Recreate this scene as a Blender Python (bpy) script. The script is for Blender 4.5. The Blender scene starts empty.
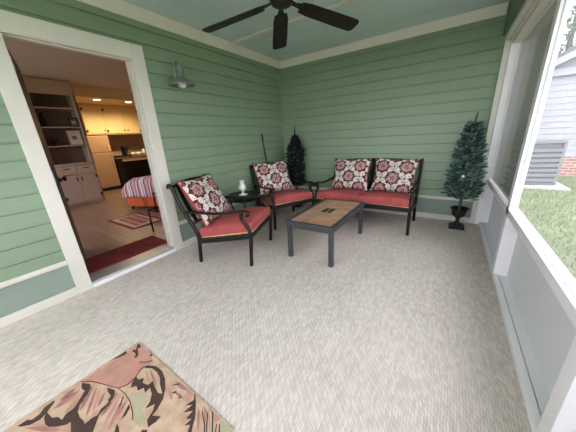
import bpy, bmesh, math, random
from mathutils import Vector, Matrix
random.seed(7)
PI = math.pi
scene = bpy.context.scene
COL = scene.collection

# ------------------------------------------------------------------ helpers
def lin(c):
    out = []
    for v in c[:3]:
        v = v / 255.0
        out.append(v / 12.92 if v <= 0.04045 else ((v + 0.055) / 1.055) ** 2.4)
    return (out[0], out[1], out[2], 1.0)

class N:
    """tiny node-expression helper"""
    def __init__(s, nt, sock): s.nt, s.s = nt, sock
    def _m(s, op, *a):
        n = s.nt.nodes.new('ShaderNodeMath'); n.operation = op
        for i, v in enumerate((s,) + a):
            if isinstance(v, N): s.nt.links.new(v.s, n.inputs[i])
            else: n.inputs[i].default_value = v
        return N(s.nt, n.outputs[0])
    def __add__(s, o): return s._m('ADD', o)
    def __sub__(s, o): return s._m('SUBTRACT', o)
    def __mul__(s, o): return s._m('MULTIPLY', o)
    def __truediv__(s, o): return s._m('DIVIDE', o)
    def lt(s, o): return s._m('LESS_THAN', o)
    def gt(s, o): return s._m('GREATER_THAN', o)
    def mod(s, o): return s._m('FLOORED_MODULO', o)
    def cos(s): return s._m('COSINE')
    def sin(s): return s._m('SINE')
    def abs(s): return s._m('ABSOLUTE')
    def floor(s): return s._m('FLOOR')
    def mn(s, o): return s._m('MINIMUM', o)
    def mx(s, o): return s._m('MAXIMUM', o)

def new_mat(name):
    m = bpy.data.materials.new(name); m.use_nodes = True
    nt = m.node_tree
    b = nt.nodes.get('Principled BSDF')
    return m, nt, b

def mixc(nt, f, a, b):
    n = nt.nodes.new('ShaderNodeMix'); n.data_type = 'RGBA'
    if isinstance(f, N): nt.links.new(f.s, n.inputs[0])
    else: n.inputs[0].default_value = f
    for i, v in ((6, a), (7, b)):
        if isinstance(v, tuple): n.inputs[i].default_value = v
        else: nt.links.new(v, n.inputs[i])
    return n.outputs[2]

def objcoord(nt, scale=(1, 1, 1), rot=(0, 0, 0)):
    t = nt.nodes.new('ShaderNodeTexCoord'); mp = nt.nodes.new('ShaderNodeMapping')
    nt.links.new(t.outputs['Object'], mp.inputs[0])
    mp.inputs['Scale'].default_value = scale; mp.inputs['Rotation'].default_value = rot
    return mp.outputs[0]

def noise(nt, vec, scale, detail=3, rough=0.55):
    n = nt.nodes.new('ShaderNodeTexNoise'); n.inputs['Scale'].default_value = scale
    n.inputs['Detail'].default_value = detail; n.inputs['Roughness'].default_value = rough
    nt.links.new(vec, n.inputs['Vector'])
    return N(nt, n.outputs['Fac'])

def bump(nt, b, h, strength=0.3, dist=0.01):
    n = nt.nodes.new('ShaderNodeBump'); n.inputs['Strength'].default_value = strength
    n.inputs['Distance'].default_value = dist
    nt.links.new(h.s, n.inputs['Height']); nt.links.new(n.outputs[0], b.inputs['Normal'])

def plain(name, c, rough=0.6, metal=0.0, var=0.12, vscale=6.0, stretch=(1, 1, 1), bmp=0.0, spec=0.5):
    m, nt, b = new_mat(name)
    v = objcoord(nt, stretch)
    n = noise(nt, v, vscale, 4)
    f = (n - 0.5) * 2.0 * var + 0.5
    a = lin(c); d = tuple(x * (1 - var) for x in a[:3]) + (1,); l = tuple(min(1, x * (1 + var)) for x in a[:3]) + (1,)
    k = (n - 0.3) * 2.5
    k = k.mx(0.0).mn(1.0)
    nt.links.new(mixc(nt, k, d, l), b.inputs['Base Color'])
    b.inputs['Roughness'].default_value = rough; b.inputs['Metallic'].default_value = metal
    b.inputs['Specular IOR Level'].default_value = spec
    if bmp: bump(nt, b, noise(nt, v, vscale * 12, 2), bmp, 0.004)
    return m

def emit(name, c, s):
    m, nt, b = new_mat(name)
    b.inputs['Base Color'].default_value = lin(c)
    b.inputs['Emission Color'].default_value = lin(c); b.inputs['Emission Strength'].default_value = s
    return m

class MB:
    def __init__(s): s.v, s.f, s.m = [], [], []
    def add(s, vs, fs, mi=0):
        o = len(s.v); s.v += [tuple(v) for v in vs]
        for f in fs: s.f.append([o + i for i in f]); s.m.append(mi)
        return s
    def box(s, a, b, mi=0, M=None):
        x0, y0, z0 = a; x1, y1, z1 = b
        vs = [Vector(p) for p in ((x0,y0,z0),(x1,y0,z0),(x1,y1,z0),(x0,y1,z0),(x0,y0,z1),(x1,y0,z1),(x1,y1,z1),(x0,y1,z1))]
        if M: vs = [M @ v for v in vs]
        return s.add(vs, [(3,2,1,0),(4,5,6,7),(0,1,5,4),(1,2,6,5),(2,3,7,6),(3,0,4,7)], mi)
    def bar(s, p, q, w, h, up=(0,0,1), mi=0):
        p, q = Vector(p), Vector(q); d = (q - p).normalized(); u = Vector(up)
        if abs(d.dot(u)) > .98: u = Vector((1, 0, 0))
        r = d.cross(u).normalized(); u = r.cross(d).normalized()
        vs = []
        for c in (p, q):
            for a, b in ((-1,-1),(1,-1),(1,1),(-1,1)): vs.append(c + r * a * w / 2 + u * b * h / 2)
        return s.add(vs, [(0,1,2,3),(7,6,5,4),(0,4,5,1),(1,5,6,2),(2,6,7,3),(3,7,4,0)], mi)
    def tube(s, pts, rad, n=8, mi=0, flat=1.0):
        pts = [Vector(p) for p in pts]; R = rad if isinstance(rad, (list, tuple)) else [rad] * len(pts)
        vs, fs = [], []; ref = None
        for i, p in enumerate(pts):
            d = (pts[min(i+1, len(pts)-1)] - pts[max(i-1, 0)]).normalized()
            if ref is None:
                ref = Vector((0, 1, 0)) if abs(d.y) < .9 else Vector((1, 0, 0))
            r = (ref - d * ref.dot(d)).normalized(); ref = r; u = d.cross(r)
            for k in range(n):
                a = 2 * PI * (k + .5) / n
                vs.append(p + (r * math.cos(a) + u * math.sin(a) * flat) * R[i])
        for i in range(len(pts) - 1):
            for k in range(n):
                fs.append((i*n+k, i*n+(k+1) % n, (i+1)*n+(k+1) % n, (i+1)*n+k))
        fs.append(tuple(range(n))[::-1]); fs.append(tuple((len(pts)-1)*n + k for k in range(n)))
        return s.add(vs, fs, mi)
    def lathe(s, prof, c=(0,0,0), n=20, mi=0, M=None, caps=True):
        vs, fs = [], []
        for r, z in prof:
            for k in range(n):
                a = 2 * PI * k / n
                v = Vector((r * math.cos(a), r * math.sin(a), z))
                if M: v = M @ v
                vs.append(v + Vector(c))
        for i in range(len(prof) - 1):
            for k in range(n): fs.append((i*n+k, i*n+(k+1) % n, (i+1)*n+(k+1) % n, (i+1)*n+k))
        if caps and prof[0][0] > 1e-5: fs.append(tuple(range(n))[::-1])
        if caps and prof[-1][0] > 1e-5: fs.append(tuple((len(prof)-1)*n + k for k in range(n)))
        return s.add(vs, fs, mi)
    def prism(s, poly, axis, a, b, mi=0):
        """poly: 2D points; axis: 'x','y','z' extrusion"""
        def P(u, v, t): return {'x': (t, u, v), 'y': (u, t, v), 'z': (u, v, t)}[axis]
        n = len(poly)
        vs = [P(u, v, a) for u, v in poly] + [P(u, v, b) for u, v in poly]
        fs = [tuple(range(n)), tuple(range(2*n-1, n-1, -1))] + [(i, i+n, (i+1) % n + n, (i+1) % n) for i in range(n)]
        return s.add(vs, fs, mi)
    def build(s, name, mats, parent=None, smooth=False, bevel=0.0, recalc=True, loc=None, seg=2):
        me = bpy.data.meshes.new(name); me.from_pydata(s.v, [], s.f)
        mats = mats if isinstance(mats, (list, tuple)) else [mats]
        for m in mats: me.materials.append(m)
        me.polygons.foreach_set('material_index', s.m)
        if recalc:
            bm = bmesh.new(); bm.from_mesh(me); bmesh.ops.recalc_face_normals(bm, faces=bm.faces); bm.to_mesh(me); bm.free()
        if smooth: me.polygons.foreach_set('use_smooth', [True] * len(me.polygons))
        me.update()
        o = bpy.data.objects.new(name, me); COL.objects.link(o)
        if parent: o.parent = parent
        if loc: o.location = loc
        if bevel:
            b = o.modifiers.new('bevel', 'BEVEL'); b.width = bevel; b.segments = seg; b.limit_method = 'ANGLE'; b.angle_limit = 0.6
        return o

def tag(o, label, cat, group=None):
    o['label'] = label; o['category'] = cat
    if group: o['group'] = group
    return o
def thing(name, label, cat, loc=(0,0,0), rz=0.0, group=None):
    o = bpy.data.objects.new(name, None); COL.objects.link(o); o.empty_display_size = .1
    o.location = loc; o.rotation_euler = (0, 0, rz)
    return tag(o, label, cat, group)
def struct(o): o['kind'] = 'structure'; return o
def copy_tree(o, parent=None):
    c = o.copy(); COL.objects.link(c)
    if parent: c.parent = parent
    for ch in [x for x in bpy.data.objects if x.parent == o]: copy_tree(ch, c)
    return c
def cubic(pts, n=6):
    """Catmull-Rom resample"""
    P = [Vector(p) for p in pts]; out = []
    for i in range(len(P) - 1):
        a, b, c, d = P[max(i-1, 0)], P[i], P[i+1], P[min(i+2, len(P)-1)]
        for k in range(n):
            t = k / n
            out.append(0.5 * ((2*b) + (c - a) * t + (2*a - 5*b + 4*c - d) * t*t + (3*b - a - 3*c + d) * t**3))
    out.append(P[-1]); return out

# ------------------------------------------------------------------ room numbers (metres)
W, H, ZC = 3.10, 2.361, 2.462          # screen wall plane, underside of crown, ceiling
D0, D1, CW, DH, HC = -3.345, -2.50, 0.11, 2.03, 2.154
RAIL, BASE = 0.3405, 0.074
YF = -4.95                              # end of the porch behind the camera
IZ = 0.05                               # house floor level
GZ = -0.15                              # lawn level

# ------------------------------------------------------------------ materials
def siding_mat():
    m, nt, b = new_mat('sage painted clapboard')
    v = objcoord(nt, (2.2, 2.2, 26.0))
    n = noise(nt, v, 1.6, 4)
    v2 = objcoord(nt); n2 = noise(nt, v2, 0.9, 3)
    k = ((n - .5) * .6 + (n2 - .5) * .8 + .5).mx(0.0).mn(1.0)
    nt.links.new(mixc(nt, k, lin((122, 145, 117)), lin((138, 159, 132))), b.inputs['Base Color'])
    b.inputs['Roughness'].default_value = .42
    bump(nt, b, n, .12, .004)
    return m
M_SIDE = siding_mat()
M_PANEL = plain('sage painted lower panel', (140, 157, 145), .45, var=.05, vscale=3)
M_CREAM = plain('cream painted trim', (222, 218, 208), .45, var=.04, vscale=4)
M_WHITE = plain('white painted trim', (246, 244, 248), .4, var=.03, vscale=4)
M_KICK = plain('grey white kick panel', (240, 240, 242), .5, var=.03, vscale=3)
def kick_mat():
    m, nt, b = new_mat('white kick panel with added translucency'); out = nt.nodes['Material Output']
    b.inputs['Base Color'].default_value = lin((226, 227, 228)); b.inputs['Roughness'].default_value = .5
    tl = nt.nodes.new('ShaderNodeBsdfTranslucent'); tl.inputs[0].default_value = lin((226, 226, 232))
    mx = nt.nodes.new('ShaderNodeMixShader'); mx.inputs[0].default_value = .13  # translucency added to brighten an opaque panel
    nt.links.new(b.outputs[0], mx.inputs[1]); nt.links.new(tl.outputs[0], mx.inputs[2]); nt.links.new(mx.outputs[0], out.inputs[0])
    return m
M_KPANEL = kick_mat()
M_BEAM = plain('green painted beam', (96, 128, 104), .5, var=.08)
def ceiling_mat():
    m, nt, b = new_mat('haint blue ceiling paint')
    v = objcoord(nt, (1.0, 3.0, 1.0)); n = noise(nt, v, 2.2, 5, .6)
    k = ((n - .32) * 2.6).mx(0.0).mn(1.0)
    nt.links.new(mixc(nt, k, lin((190, 214, 212)), lin((206, 226, 223))), b.inputs['Base Color'])
    b.inputs['Roughness'].default_value = .55
    return m
M_CEIL = ceiling_mat()
def carpet_mat():
    m, nt, b = new_mat('berber carpet')
    t = nt.nodes.new('ShaderNodeTexCoord'); sp = nt.nodes.new('ShaderNodeSeparateXYZ')
    nt.links.new(t.outputs['Object'], sp.inputs[0])
    x, y = N(nt, sp.outputs[0]), N(nt, sp.outputs[1])
    v = objcoord(nt); wob = noise(nt, v, 9.0, 2)
    u = x / 0.0125 + (wob - .5) * .9
    row = u.floor()
    fx = ((u - row) - .5).abs() * 2.0                      # 0 centre, 1 gutter
    sx = (u - row) - .5
    w = y / 0.034 + (row * 0.37).mod(1.0) + sx * 0.5
    loop = w.floor()
    fy = ((w - loop) - .5).abs() * 2.0
    h = (fx * fx + fy * fy * fy * .6) * -.62 + 1.0
    cb = nt.nodes.new('ShaderNodeCombineXYZ'); nt.links.new(row.s, cb.inputs[0]); nt.links.new(loop.s, cb.inputs[1])
    wn = nt.nodes.new('ShaderNodeTexWhiteNoise'); wn.noise_dimensions = '2D'; nt.links.new(cb.outputs[0], wn.inputs['Vector'])
    rnd = N(nt, wn.outputs['Value'])
    big = noise(nt, v, 1.4, 4, .6); mid = noise(nt, v, 26, 3)
    k = (h * .44 + (rnd - .5) * .30 + (big - .5) * .42 + (mid - .5) * .35 + .22).mx(0.0).mn(1.0)
    nt.links.new(mixc(nt, k, lin((166, 157, 149)), lin((241, 231, 222))), b.inputs['Base Color'])
    b.inputs['Roughness'].default_value = .95; b.inputs['Specular IOR Level'].default_value = .1
    bump(nt, b, h, .5, .006)
    return m
M_CARPET = carpet_mat()
M_BRONZE = plain('dark bronze cast aluminium', (27, 25, 25), .42, .35, var=.25, vscale=14)
M_TABLE = plain('slate grey painted metal', (72, 74, 80), .45, .3, var=.15, vscale=10)
M_TABLE2 = plain('black slot insert', (24, 24, 25), .5, .2)
M_STEEL = plain('dull grey metal strip', (135, 138, 128), .4, .6)
M_RED = plain('brick red woven cushion cloth', (170, 82, 82), .85, var=.14, vscale=9, bmp=.25, spec=.2)
M_PIPE = plain('pale gold piping', (222, 184, 128), .8, var=.06)
M_PBACK = plain('red pillow backing cloth', (178, 70, 70), .85, var=.1, bmp=.2, spec=.2)
def tabletop_mat():
    m, nt, b = new_mat('mottled tan slate tabletop')
    v = objcoord(nt, (1, 1.6, 1)); n = noise(nt, v, 6.5, 6, .62); n2 = noise(nt, v, 2.2, 3)
    c1 = mixc(nt, ((n - .3) * 2.4).mx(0.0).mn(1.0), lin((152, 114, 92)), lin((214, 172, 142)))
    c2 = mixc(nt, ((n2 - .45) * 3.0).mx(0.0).mn(.55), c1, lin((188, 134, 104)))
    nt.links.new(c2, b.inputs['Base Color']); b.inputs['Roughness'].default_value = .38
    return m
M_TTOP = tabletop_mat()

def pillow_mat():
    m, nt, b = new_mat('medallion printed pillow cloth')
    t = nt.nodes.new('ShaderNodeTexCoord'); sp = nt.nodes.new('ShaderNodeSeparateXYZ')
    nt.links.new(t.outputs['Object'], sp.inputs[0])
    x, y = N(nt, sp.outputs[0]), N(nt, sp.outputs[1])
    v = objcoord(nt); wb = noise(nt, v, 22, 2)
    x = x + (wb - .5) * .018; y = y - (wb - .5) * .018
    def lattice(ox, oy, P, Q):
        a = (x + ox).mod(P) - P / 2; c = (y + oy).mod(Q) - Q / 2
        r = (a * a + c * c)._m('SQRT'); th = c._m('ARCTAN2', a)
        return r, th
    P, Q = .31, .325
    cream, wine, dark, rose, sage = lin((220, 212, 204)), lin((128, 44, 52)), lin((52, 34, 38)), lin((176, 104, 106)), lin((158, 166, 156))
    col = cream
    fill = noise(nt, v, 55, 2)
    out = None
    out = mixc(nt, fill.gt(.60), cream, rose); out = mixc(nt, fill.gt(.66), out, wine)
    for (ox, oy) in ((.155, .1625 + .05), (.0, .05)):
        r, th = lattice(ox, oy, P, Q)
        p8 = (th * 8.0).cos()
        R = p8 * .009 + .096 + (wb - .5) * .03
        inside = r.lt(R)
        rim = inside * r.gt(R - .016)
        petal = r.gt(.034) * r.lt(p8 * .016 + .066)
        ring2 = r.gt(p8 * .011 + .068) * r.lt(p8 * .011 + .082) * fill.gt(.42)
        seeds = (r.gt(.040) * r.lt(.055)) * (th * 8.0).cos().gt(.35)
        core = r.lt(.020)
        ringc = r.gt(.020) * r.lt(.028)
        fillm = inside * fill.gt(.55) * r.gt(.03)
        c0 = cream if out is None else out
        c = mixc(nt, rim, c0, wine)
        c = mixc(nt, rim * fill.gt(.47), c, dark)
        c = mixc(nt, petal, c, wine)
        c = mixc(nt, petal * fill.gt(.52), c, rose)
        c = mixc(nt, fillm * fill.gt(.66), c, dark)
        c = mixc(nt, seeds, c, cream)
        c = mixc(nt, ring2, c, dark)
        c = mixc(nt, core, c, rose); c = mixc(nt, ringc, c, dark)
        out = c
    # grey-green sprigs at the midpoints between medallions
    for (ox, oy) in ((.0, .1625 + .05), (.155, .05)):
        r, th = lattice(ox, oy, P, Q)
        s = r.lt((th * 4.0).cos() * .014 + .026)
        out = mixc(nt, r.gt(.042) * r.lt(.049) * fill.gt(.45), out, wine); out = mixc(nt, s, out, sage); out = mixc(nt, r.lt(.010), out, dark)
    nt.links.new(out, b.inputs['Base Color']); b.inputs['Roughness'].default_value = .85
    b.inputs['Specular IOR Level'].default_value = .2
    return m
M_PILLOW = pillow_mat()
M_FAN = plain('black brown fan finish', (28, 25, 24), .5, .1, var=.2, vscale=9)
M_GALV = plain('galvanised metal', (150, 158, 150), .32, .75, var=.2, vscale=30)
def glass_mat(name, c=(1, 1, 1, 1), rough=0.02, fac=.8):
    m, nt, b = new_mat(name)
    out = nt.nodes['Material Output']
    tr = nt.nodes.new('ShaderNodeBsdfTransparent'); tr.inputs[0].default_value = c
    gl = nt.nodes.new('ShaderNodeBsdfGlossy'); gl.inputs['Roughness'].default_value = rough
    fr = nt.nodes.new('ShaderNodeFresnel'); fr.inputs[0].default_value = 1.45
    mx = nt.nodes.new('ShaderNodeMixShader')
    nt.links.new(fr.outputs[0], mx.inputs[0]); nt.links.new(tr.outputs[0], mx.inputs[1]); nt.links.new(gl.outputs[0], mx.inputs[2])
    nt.links.new(mx.outputs[0], out.inputs[0]); nt.nodes.remove(b)
    return m
M_GLASS = glass_mat('clear lamp glass', (.93, .97, .95, 1))
def screen_mat(name, c, open_, haze_c, gloss=0.0):
    """woven insect screen / hazy vinyl: partly see-through, partly diffuse threads"""
    m, nt, b = new_mat(name); out = nt.nodes['Material Output']
    tr = nt.nodes.new('ShaderNodeBsdfTransparent'); tr.inputs[0].default_value = c
    df = nt.nodes.new('ShaderNodeBsdfDiffuse'); df.inputs[0].default_value = haze_c
    tl = nt.nodes.new('ShaderNodeBsdfTranslucent'); tl.inputs[0].default_value = haze_c
    a = nt.nodes.new('ShaderNodeMixShader'); a.inputs[0].default_value = .5
    nt.links.new(df.outputs[0], a.inputs[1]); nt.links.new(tl.outputs[0], a.inputs[2])
    mx = nt.nodes.new('ShaderNodeMixShader'); mx.inputs[0].default_value = 1 - open_
    nt.links.new(tr.outputs[0], mx.inputs[1]); nt.links.new(a.outputs[0], mx.inputs[2])
    last = mx
    if gloss:
        gl = nt.nodes.new('ShaderNodeBsdfGlossy'); gl.inputs['Roughness'].default_value = .08
        fr = nt.nodes.new('ShaderNodeFresnel'); fr.inputs[0].default_value = gloss
        m2 = nt.nodes.new('ShaderNodeMixShader')
        nt.links.new(fr.outputs[0], m2.inputs[0]); nt.links.new(mx.outputs[0], m2.inputs[1]); nt.links.new(gl.outputs[0], m2.inputs[2])
        last = m2
    nt.links.new(last.outputs[0], out.inputs[0]); nt.nodes.remove(b)
    return m
M_SCREEN = screen_mat('insect screen', (.93, .93, .94, 1), .80, lin((150, 152, 156)))
M_VINYL = screen_mat('hazy clear vinyl', (.84, .84, .82, 1), .74, lin((196, 196, 190)), 1.3)
M_MILK = plain('white milk glass', (226, 232, 228), .25, var=.03)
M_FIR = plain('blue green artificial fir needles', (54, 84, 76), .7, var=.35, vscale=22)
M_FIRTIP = plain('frosted fir tips', (108, 142, 134), .7, var=.25, vscale=22)
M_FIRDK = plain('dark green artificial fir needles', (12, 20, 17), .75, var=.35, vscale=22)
M_BARK = plain('grey brown stem', (92, 92, 88), .8, var=.2)
M_URN = plain('black cast urn', (30, 30, 31), .5, .1, var=.2)
M_ORN = plain('pearl white bauble', (245, 245, 240), .2)
M_STICK = plain('reddish brown wood stick', (96, 58, 46), .55, var=.2, vscale=12)
M_BLACK = plain('black rubber', (18, 18, 18), .6)
# house interior
M_ICEIL = plain('mauve grey room ceiling', (208, 196, 192), .8, var=.03)
M_IWALL = plain('warm beige room wall', (190, 160, 132), .8, var=.04)
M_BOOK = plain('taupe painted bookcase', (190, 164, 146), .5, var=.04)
M_BOOKIN = plain('dark brown bookcase lining', (118, 98, 86), .6, var=.05)  # darker brown than the bookcase paint; the kitchen worktop uses it too
M_KCAB = plain('honey cream kitchen cabinet', (246, 220, 160), .5, var=.03)
M_FRIDGE = plain('almond refrigerator enamel', (190, 154, 122), .35, var=.03)
M_IRON = plain('black iron hardware', (24, 20, 18), .5, .3)
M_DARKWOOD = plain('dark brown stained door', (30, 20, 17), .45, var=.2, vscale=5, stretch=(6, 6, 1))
def floor_mat():
    m, nt, b = new_mat('wood plank floor')
    t = nt.nodes.new('ShaderNodeTexCoord'); mp = nt.nodes.new('ShaderNodeMapping'); nt.links.new(t.outputs['Object'], mp.inputs[0])
    br = nt.nodes.new('ShaderNodeTexBrick'); nt.links.new(mp.outputs[0], br.inputs['Vector'])
    br.inputs['Scale'].default_value = 1.0; br.inputs['Brick Width'].default_value = 1.1; br.inputs['Row Height'].default_value = .11
    br.inputs['Mortar Size'].default_value = .003; br.inputs['Color1'].default_value = lin((142, 114, 98)); br.inputs['Color2'].default_value = lin((160, 132, 116))
    br.inputs['Mortar'].default_value = lin((84, 60, 48))
    n = noise(nt, objcoord(nt, (1.5, 14, 1)), 3.0, 4)
    nt.links.new(mixc(nt, (n - .35).mx(0.0).mn(.4), br.outputs['Color'], lin((118, 84, 64))), b.inputs['Base Color'])
    b.inputs['Roughness'].default_value = .32
    return m
M_WOOD = floor_mat()
M_MAT = plain('dark red door mat pile', (128, 38, 40), .95, var=.3, vscale=5, stretch=(1, 6, 1), bmp=.3)
M_SILL = plain('aluminium door sill', (176, 176, 180), .35, .5, var=.06)
M_TERRA = plain('orange red upholstery', (206, 98, 62), .8, var=.1, spec=.2)
M_TERRA2 = plain('dark red welt', (120, 46, 40), .8)
def stripe_mat():
    m, nt, b = new_mat('mauve and white striped throw')
    t = nt.nodes.new('ShaderNodeTexCoord'); sp = nt.nodes.new('ShaderNodeSeparateXYZ'); nt.links.new(t.outputs['Object'], sp.inputs[0])
    x = N(nt, sp.outputs[0])
    u = (x / .30).mod(1.0)
    cols = [(0, .14, (176, 128, 134)), (.14, .22, (232, 224, 224)), (.22, .30, (146, 70, 84)), (.30, .42, (198, 150, 156)),
            (.42, .50, (238, 232, 230)), (.50, .60, (168, 176, 190)), (.60, .68, (236, 230, 230)), (.68, .80, (160, 86, 98)), (.80, 1.0, (206, 168, 172))]
    c = lin(cols[0][2])
    for a, e, k in cols[1:]: c = mixc(nt, u.gt(a) * u.lt(e), c, lin(k))
    nt.links.new(c, b.inputs['Base Color']); b.inputs['Roughness'].default_value = .9; b.inputs['Specular IOR Level'].default_value = .15
    return m
M_STRIPE = stripe_mat()
# outdoors
def lawn_mat():
    m, nt, b = new_mat('lawn')
    v = objcoord(nt); n = noise(nt, v, 3.0, 6, .65); n2 = noise(nt, v, 30, 3)
    k = ((n - .35) * 2.2 + (n2 - .5) * .7).mx(0.0).mn(1.0)
    c = mixc(nt, k, lin((108, 116, 82)), lin((138, 146, 108)))
    n3 = noise(nt, v, 1.2, 3)
    nt.links.new(mixc(nt, ((n3 - .56) * 4.0).mx(0.0).mn(.5), c, lin((160, 146, 116))), b.inputs['Base Color'])
    b.inputs['Roughness'].default_value = .95; b.inputs['Specular IOR Level'].default_value = .05
    return m
M_LAWN = lawn_mat()
M_GRASS = plain('grass blades', (122, 136, 92), .9, var=.3, vscale=8, spec=.1)
M_GWALL = plain('white lap siding', (166, 166, 176), .6, var=.02)
M_GROOF = plain('grey asphalt shingle', (112, 112, 116), .9, var=.2, vscale=20)
M_GABLE = plain('grey gable siding', (150, 152, 160), .7, var=.06)
def brick_mat():
    m, nt, b = new_mat('red brick base')
    t = nt.nodes.new('ShaderNodeTexCoord'); mp = nt.nodes.new('ShaderNodeMapping'); nt.links.new(t.outputs['Object'], mp.inputs[0])
    mp.inputs['Rotation'].default_value = (PI / 2, 0, 0)
    br = nt.nodes.new('ShaderNodeTexBrick'); nt.links.new(mp.outputs[0], br.inputs['Vector'])
    br.inputs['Scale'].default_value = 1; br.inputs['Brick Width'].default_value = .2; br.inputs['Row Height'].default_value = .075; br.inputs['Mortar Size'].default_value = .008
    br.inputs['Color1'].default_value = lin((150, 96, 88)); br.inputs['Color2'].default_value = lin((172, 120, 108)); br.inputs['Mortar'].default_value = lin((196, 184, 176))
    nt.links.new(br.outputs['Color'], b.inputs['Base Color']); b.inputs['Roughness'].default_value = .9
    return m
M_BRICK = brick_mat()
M_AC = plain('beige grey condenser metal', (122, 122, 126), .5, .2, var=.06)
M_ACDK = plain('dark condenser coil', (98, 98, 104), .6, .2)
M_CONC = plain('pale concrete', (190, 186, 180), .9, var=.1)
M_LEAF = plain('grey green tree leaves', (96, 112, 84), .8, var=.35, vscale=3)
M_WING = plain('grey wing siding', (146, 146, 142), .7, var=.04)

# ------------------------------------------------------------------ porch shell
def siding(mb, axis, a, b, z0, z1, sgn=1):
    """clapboards: lower edge of every board stands proud of the one below"""
    first = int(math.floor((z0 - .447) / .124))
    k = first
    pr = []
    while .447 + .124 * k < z1:
        lo, hi = max(z0, .447 + .124 * k), min(z1, .447 + .124 * (k + 1))
        if hi - lo > 1e-4:
            t = lambda z: .017 - .007 * (z - (.447 + .124 * k)) / .124
            top = .447 + .124 * (k + 1)
            pr += [(t(lo), lo), (t(min(hi, top - .015)), min(hi, top - .015))]
            if hi > top - .015: pr += [(.002, top - .0125), (.001, top)]
        k += 1
    poly = [(-.01, z0)] + pr + [(-.01, z1)]
    # as strips (keeps quads clean)
    vs, fs = [], []
    for (t, z) in poly:
        for e in (a, b):
            vs.append((t, e, z) if axis == 'x' else (e, -t, z))
    for i in range(len(poly) - 1): fs.append((2*i, 2*i+1, 2*i+3, 2*i+2))
    mb.add(vs, fs)

def make_left_wall():
    mb = MB()
    for a, b, z0 in ((YF, D0 - CW, .32), (D1 + CW, 0, .32), (D0 - CW, D1 + CW, HC)):
        siding(mb, 'x', a, b, z0, ZC)
    for a, b in ((YF, D0 - CW), (D1 + CW, 0)):
        mb.box((-.12, a, 0), (.004, b, .325), 1)
        mb.box((-.12, a, .325), (-.004, b, 2.6), 0)
    mb.box((-.12, D0 - CW, HC - .03), (-.004, D1 + CW, 2.6), 0)
    o = struct(mb.build('wall_left', [M_SIDE, M_PANEL], recalc=False)); return o
make_left_wall()
mb = MB(); siding(mb, 'y', 0, W + .12, .32, ZC)
mb.box((-.12, -.004, 0), (W + .25, .12, .325), 1); mb.box((-.12, .004, .325), (W + .25, .12, 2.6), 0)
struct(mb.build('wall_back', [M_SIDE, M_PANEL], recalc=False))
# end wall behind the camera: unseen; panel, header and gaps shaped to tune daylight
mb = MB(); mb.box((0, YF - .1, 0), (W + .1, YF, .80)); mb.box((0, YF - .1, 2.1), (W + .1, YF, 2.5))
for x in (0.0, 1.0, 2.05, 3.05): mb.box((x, YF - .1, .8), (x + .1, YF, 2.1))
struct(mb.build('wall_front', M_WHITE))

mb = MB(); mb.box((-.005, YF - .1, -.06), (W + .02, 0, 0)); struct(mb.build('floor', M_CARPET))
mb = MB(); mb.box((-.1, YF - .2, ZC), (W + .30, .1, ZC + .08)); struct(mb.build('ceiling', M_CEIL))
mb = MB(); mb.box((-.1, YF - .22, ZC + .08), (W + .33, .2, ZC + .2)); struct(mb.build('roof', M_GROOF))
# slab edge under the carpet
mb = MB(); mb.box((-.1, YF - .1, GZ - .1), (W + .26, .12, -.061)); struct(mb.build('foundation', M_CONC))

# crown boards, batten, baseboards, chair rails, corner bead
def crown(axis, a, b):
    prof = [(0, H), (.028, H), (.034, H + .02), (.05, H + .075), (.06, ZC), (0, ZC)]
    mb = MB()
    if axis == 'x': mb.prism([(u, z) for u, z in prof], 'y', a, b)
    else: mb.prism([(-u, z) for u, z in prof], 'x', a, b)
    return mb
n_trim = [0]
def trim(mb, m, bevel=.003):
    n_trim[0] += 1
    return struct(mb.build('trim_%d' % n_trim[0], m, bevel=bevel))
trim(crown('x', YF, 0), M_CREAM); trim(crown('y', 0.0, 2.965), M_CREAM)
mb = MB(); mb.box((.05, -1.205, ZC - .014), (2.965, -1.14, ZC)); trim(mb, M_CREAM)
mb = MB(); mb.box((.05, -3.905, ZC - .014), (2.965, -3.84, ZC)); trim(mb, M_CREAM)
for a, b in ((YF, D0 - CW), (D1 + CW, 0)):
    mb = MB(); mb.box((0, a, RAIL - .03), (.03, b, RAIL)); mb.box((0, a, RAIL - .045), (.018, b, RAIL - .03)); trim(mb, M_CREAM)
mb = MB(); mb.box((0, -.03, RAIL - .03), (W, 0, RAIL)); mb.box((0, -.018, RAIL - .045), (W, 0, RAIL - .03)); trim(mb, M_CREAM)
k = 0
for a, b in ((YF, D0 - CW), (D1 + CW, 0)):
    k += 1
    mb = MB(); mb.box((.004, a, 0), (.022, b, BASE)); struct(mb.build('baseboard_left_%d' % k, M_CREAM, bevel=.004))
mb = MB(); mb.box((0, -.022, 0), (W, -.004, BASE)); struct(mb.build('baseboard_back', M_CREAM, bevel=.004))
mb = MB(); mb.box((.0, -.03, RAIL), (.03, 0, H)); trim(mb, M_SIDE)

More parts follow.
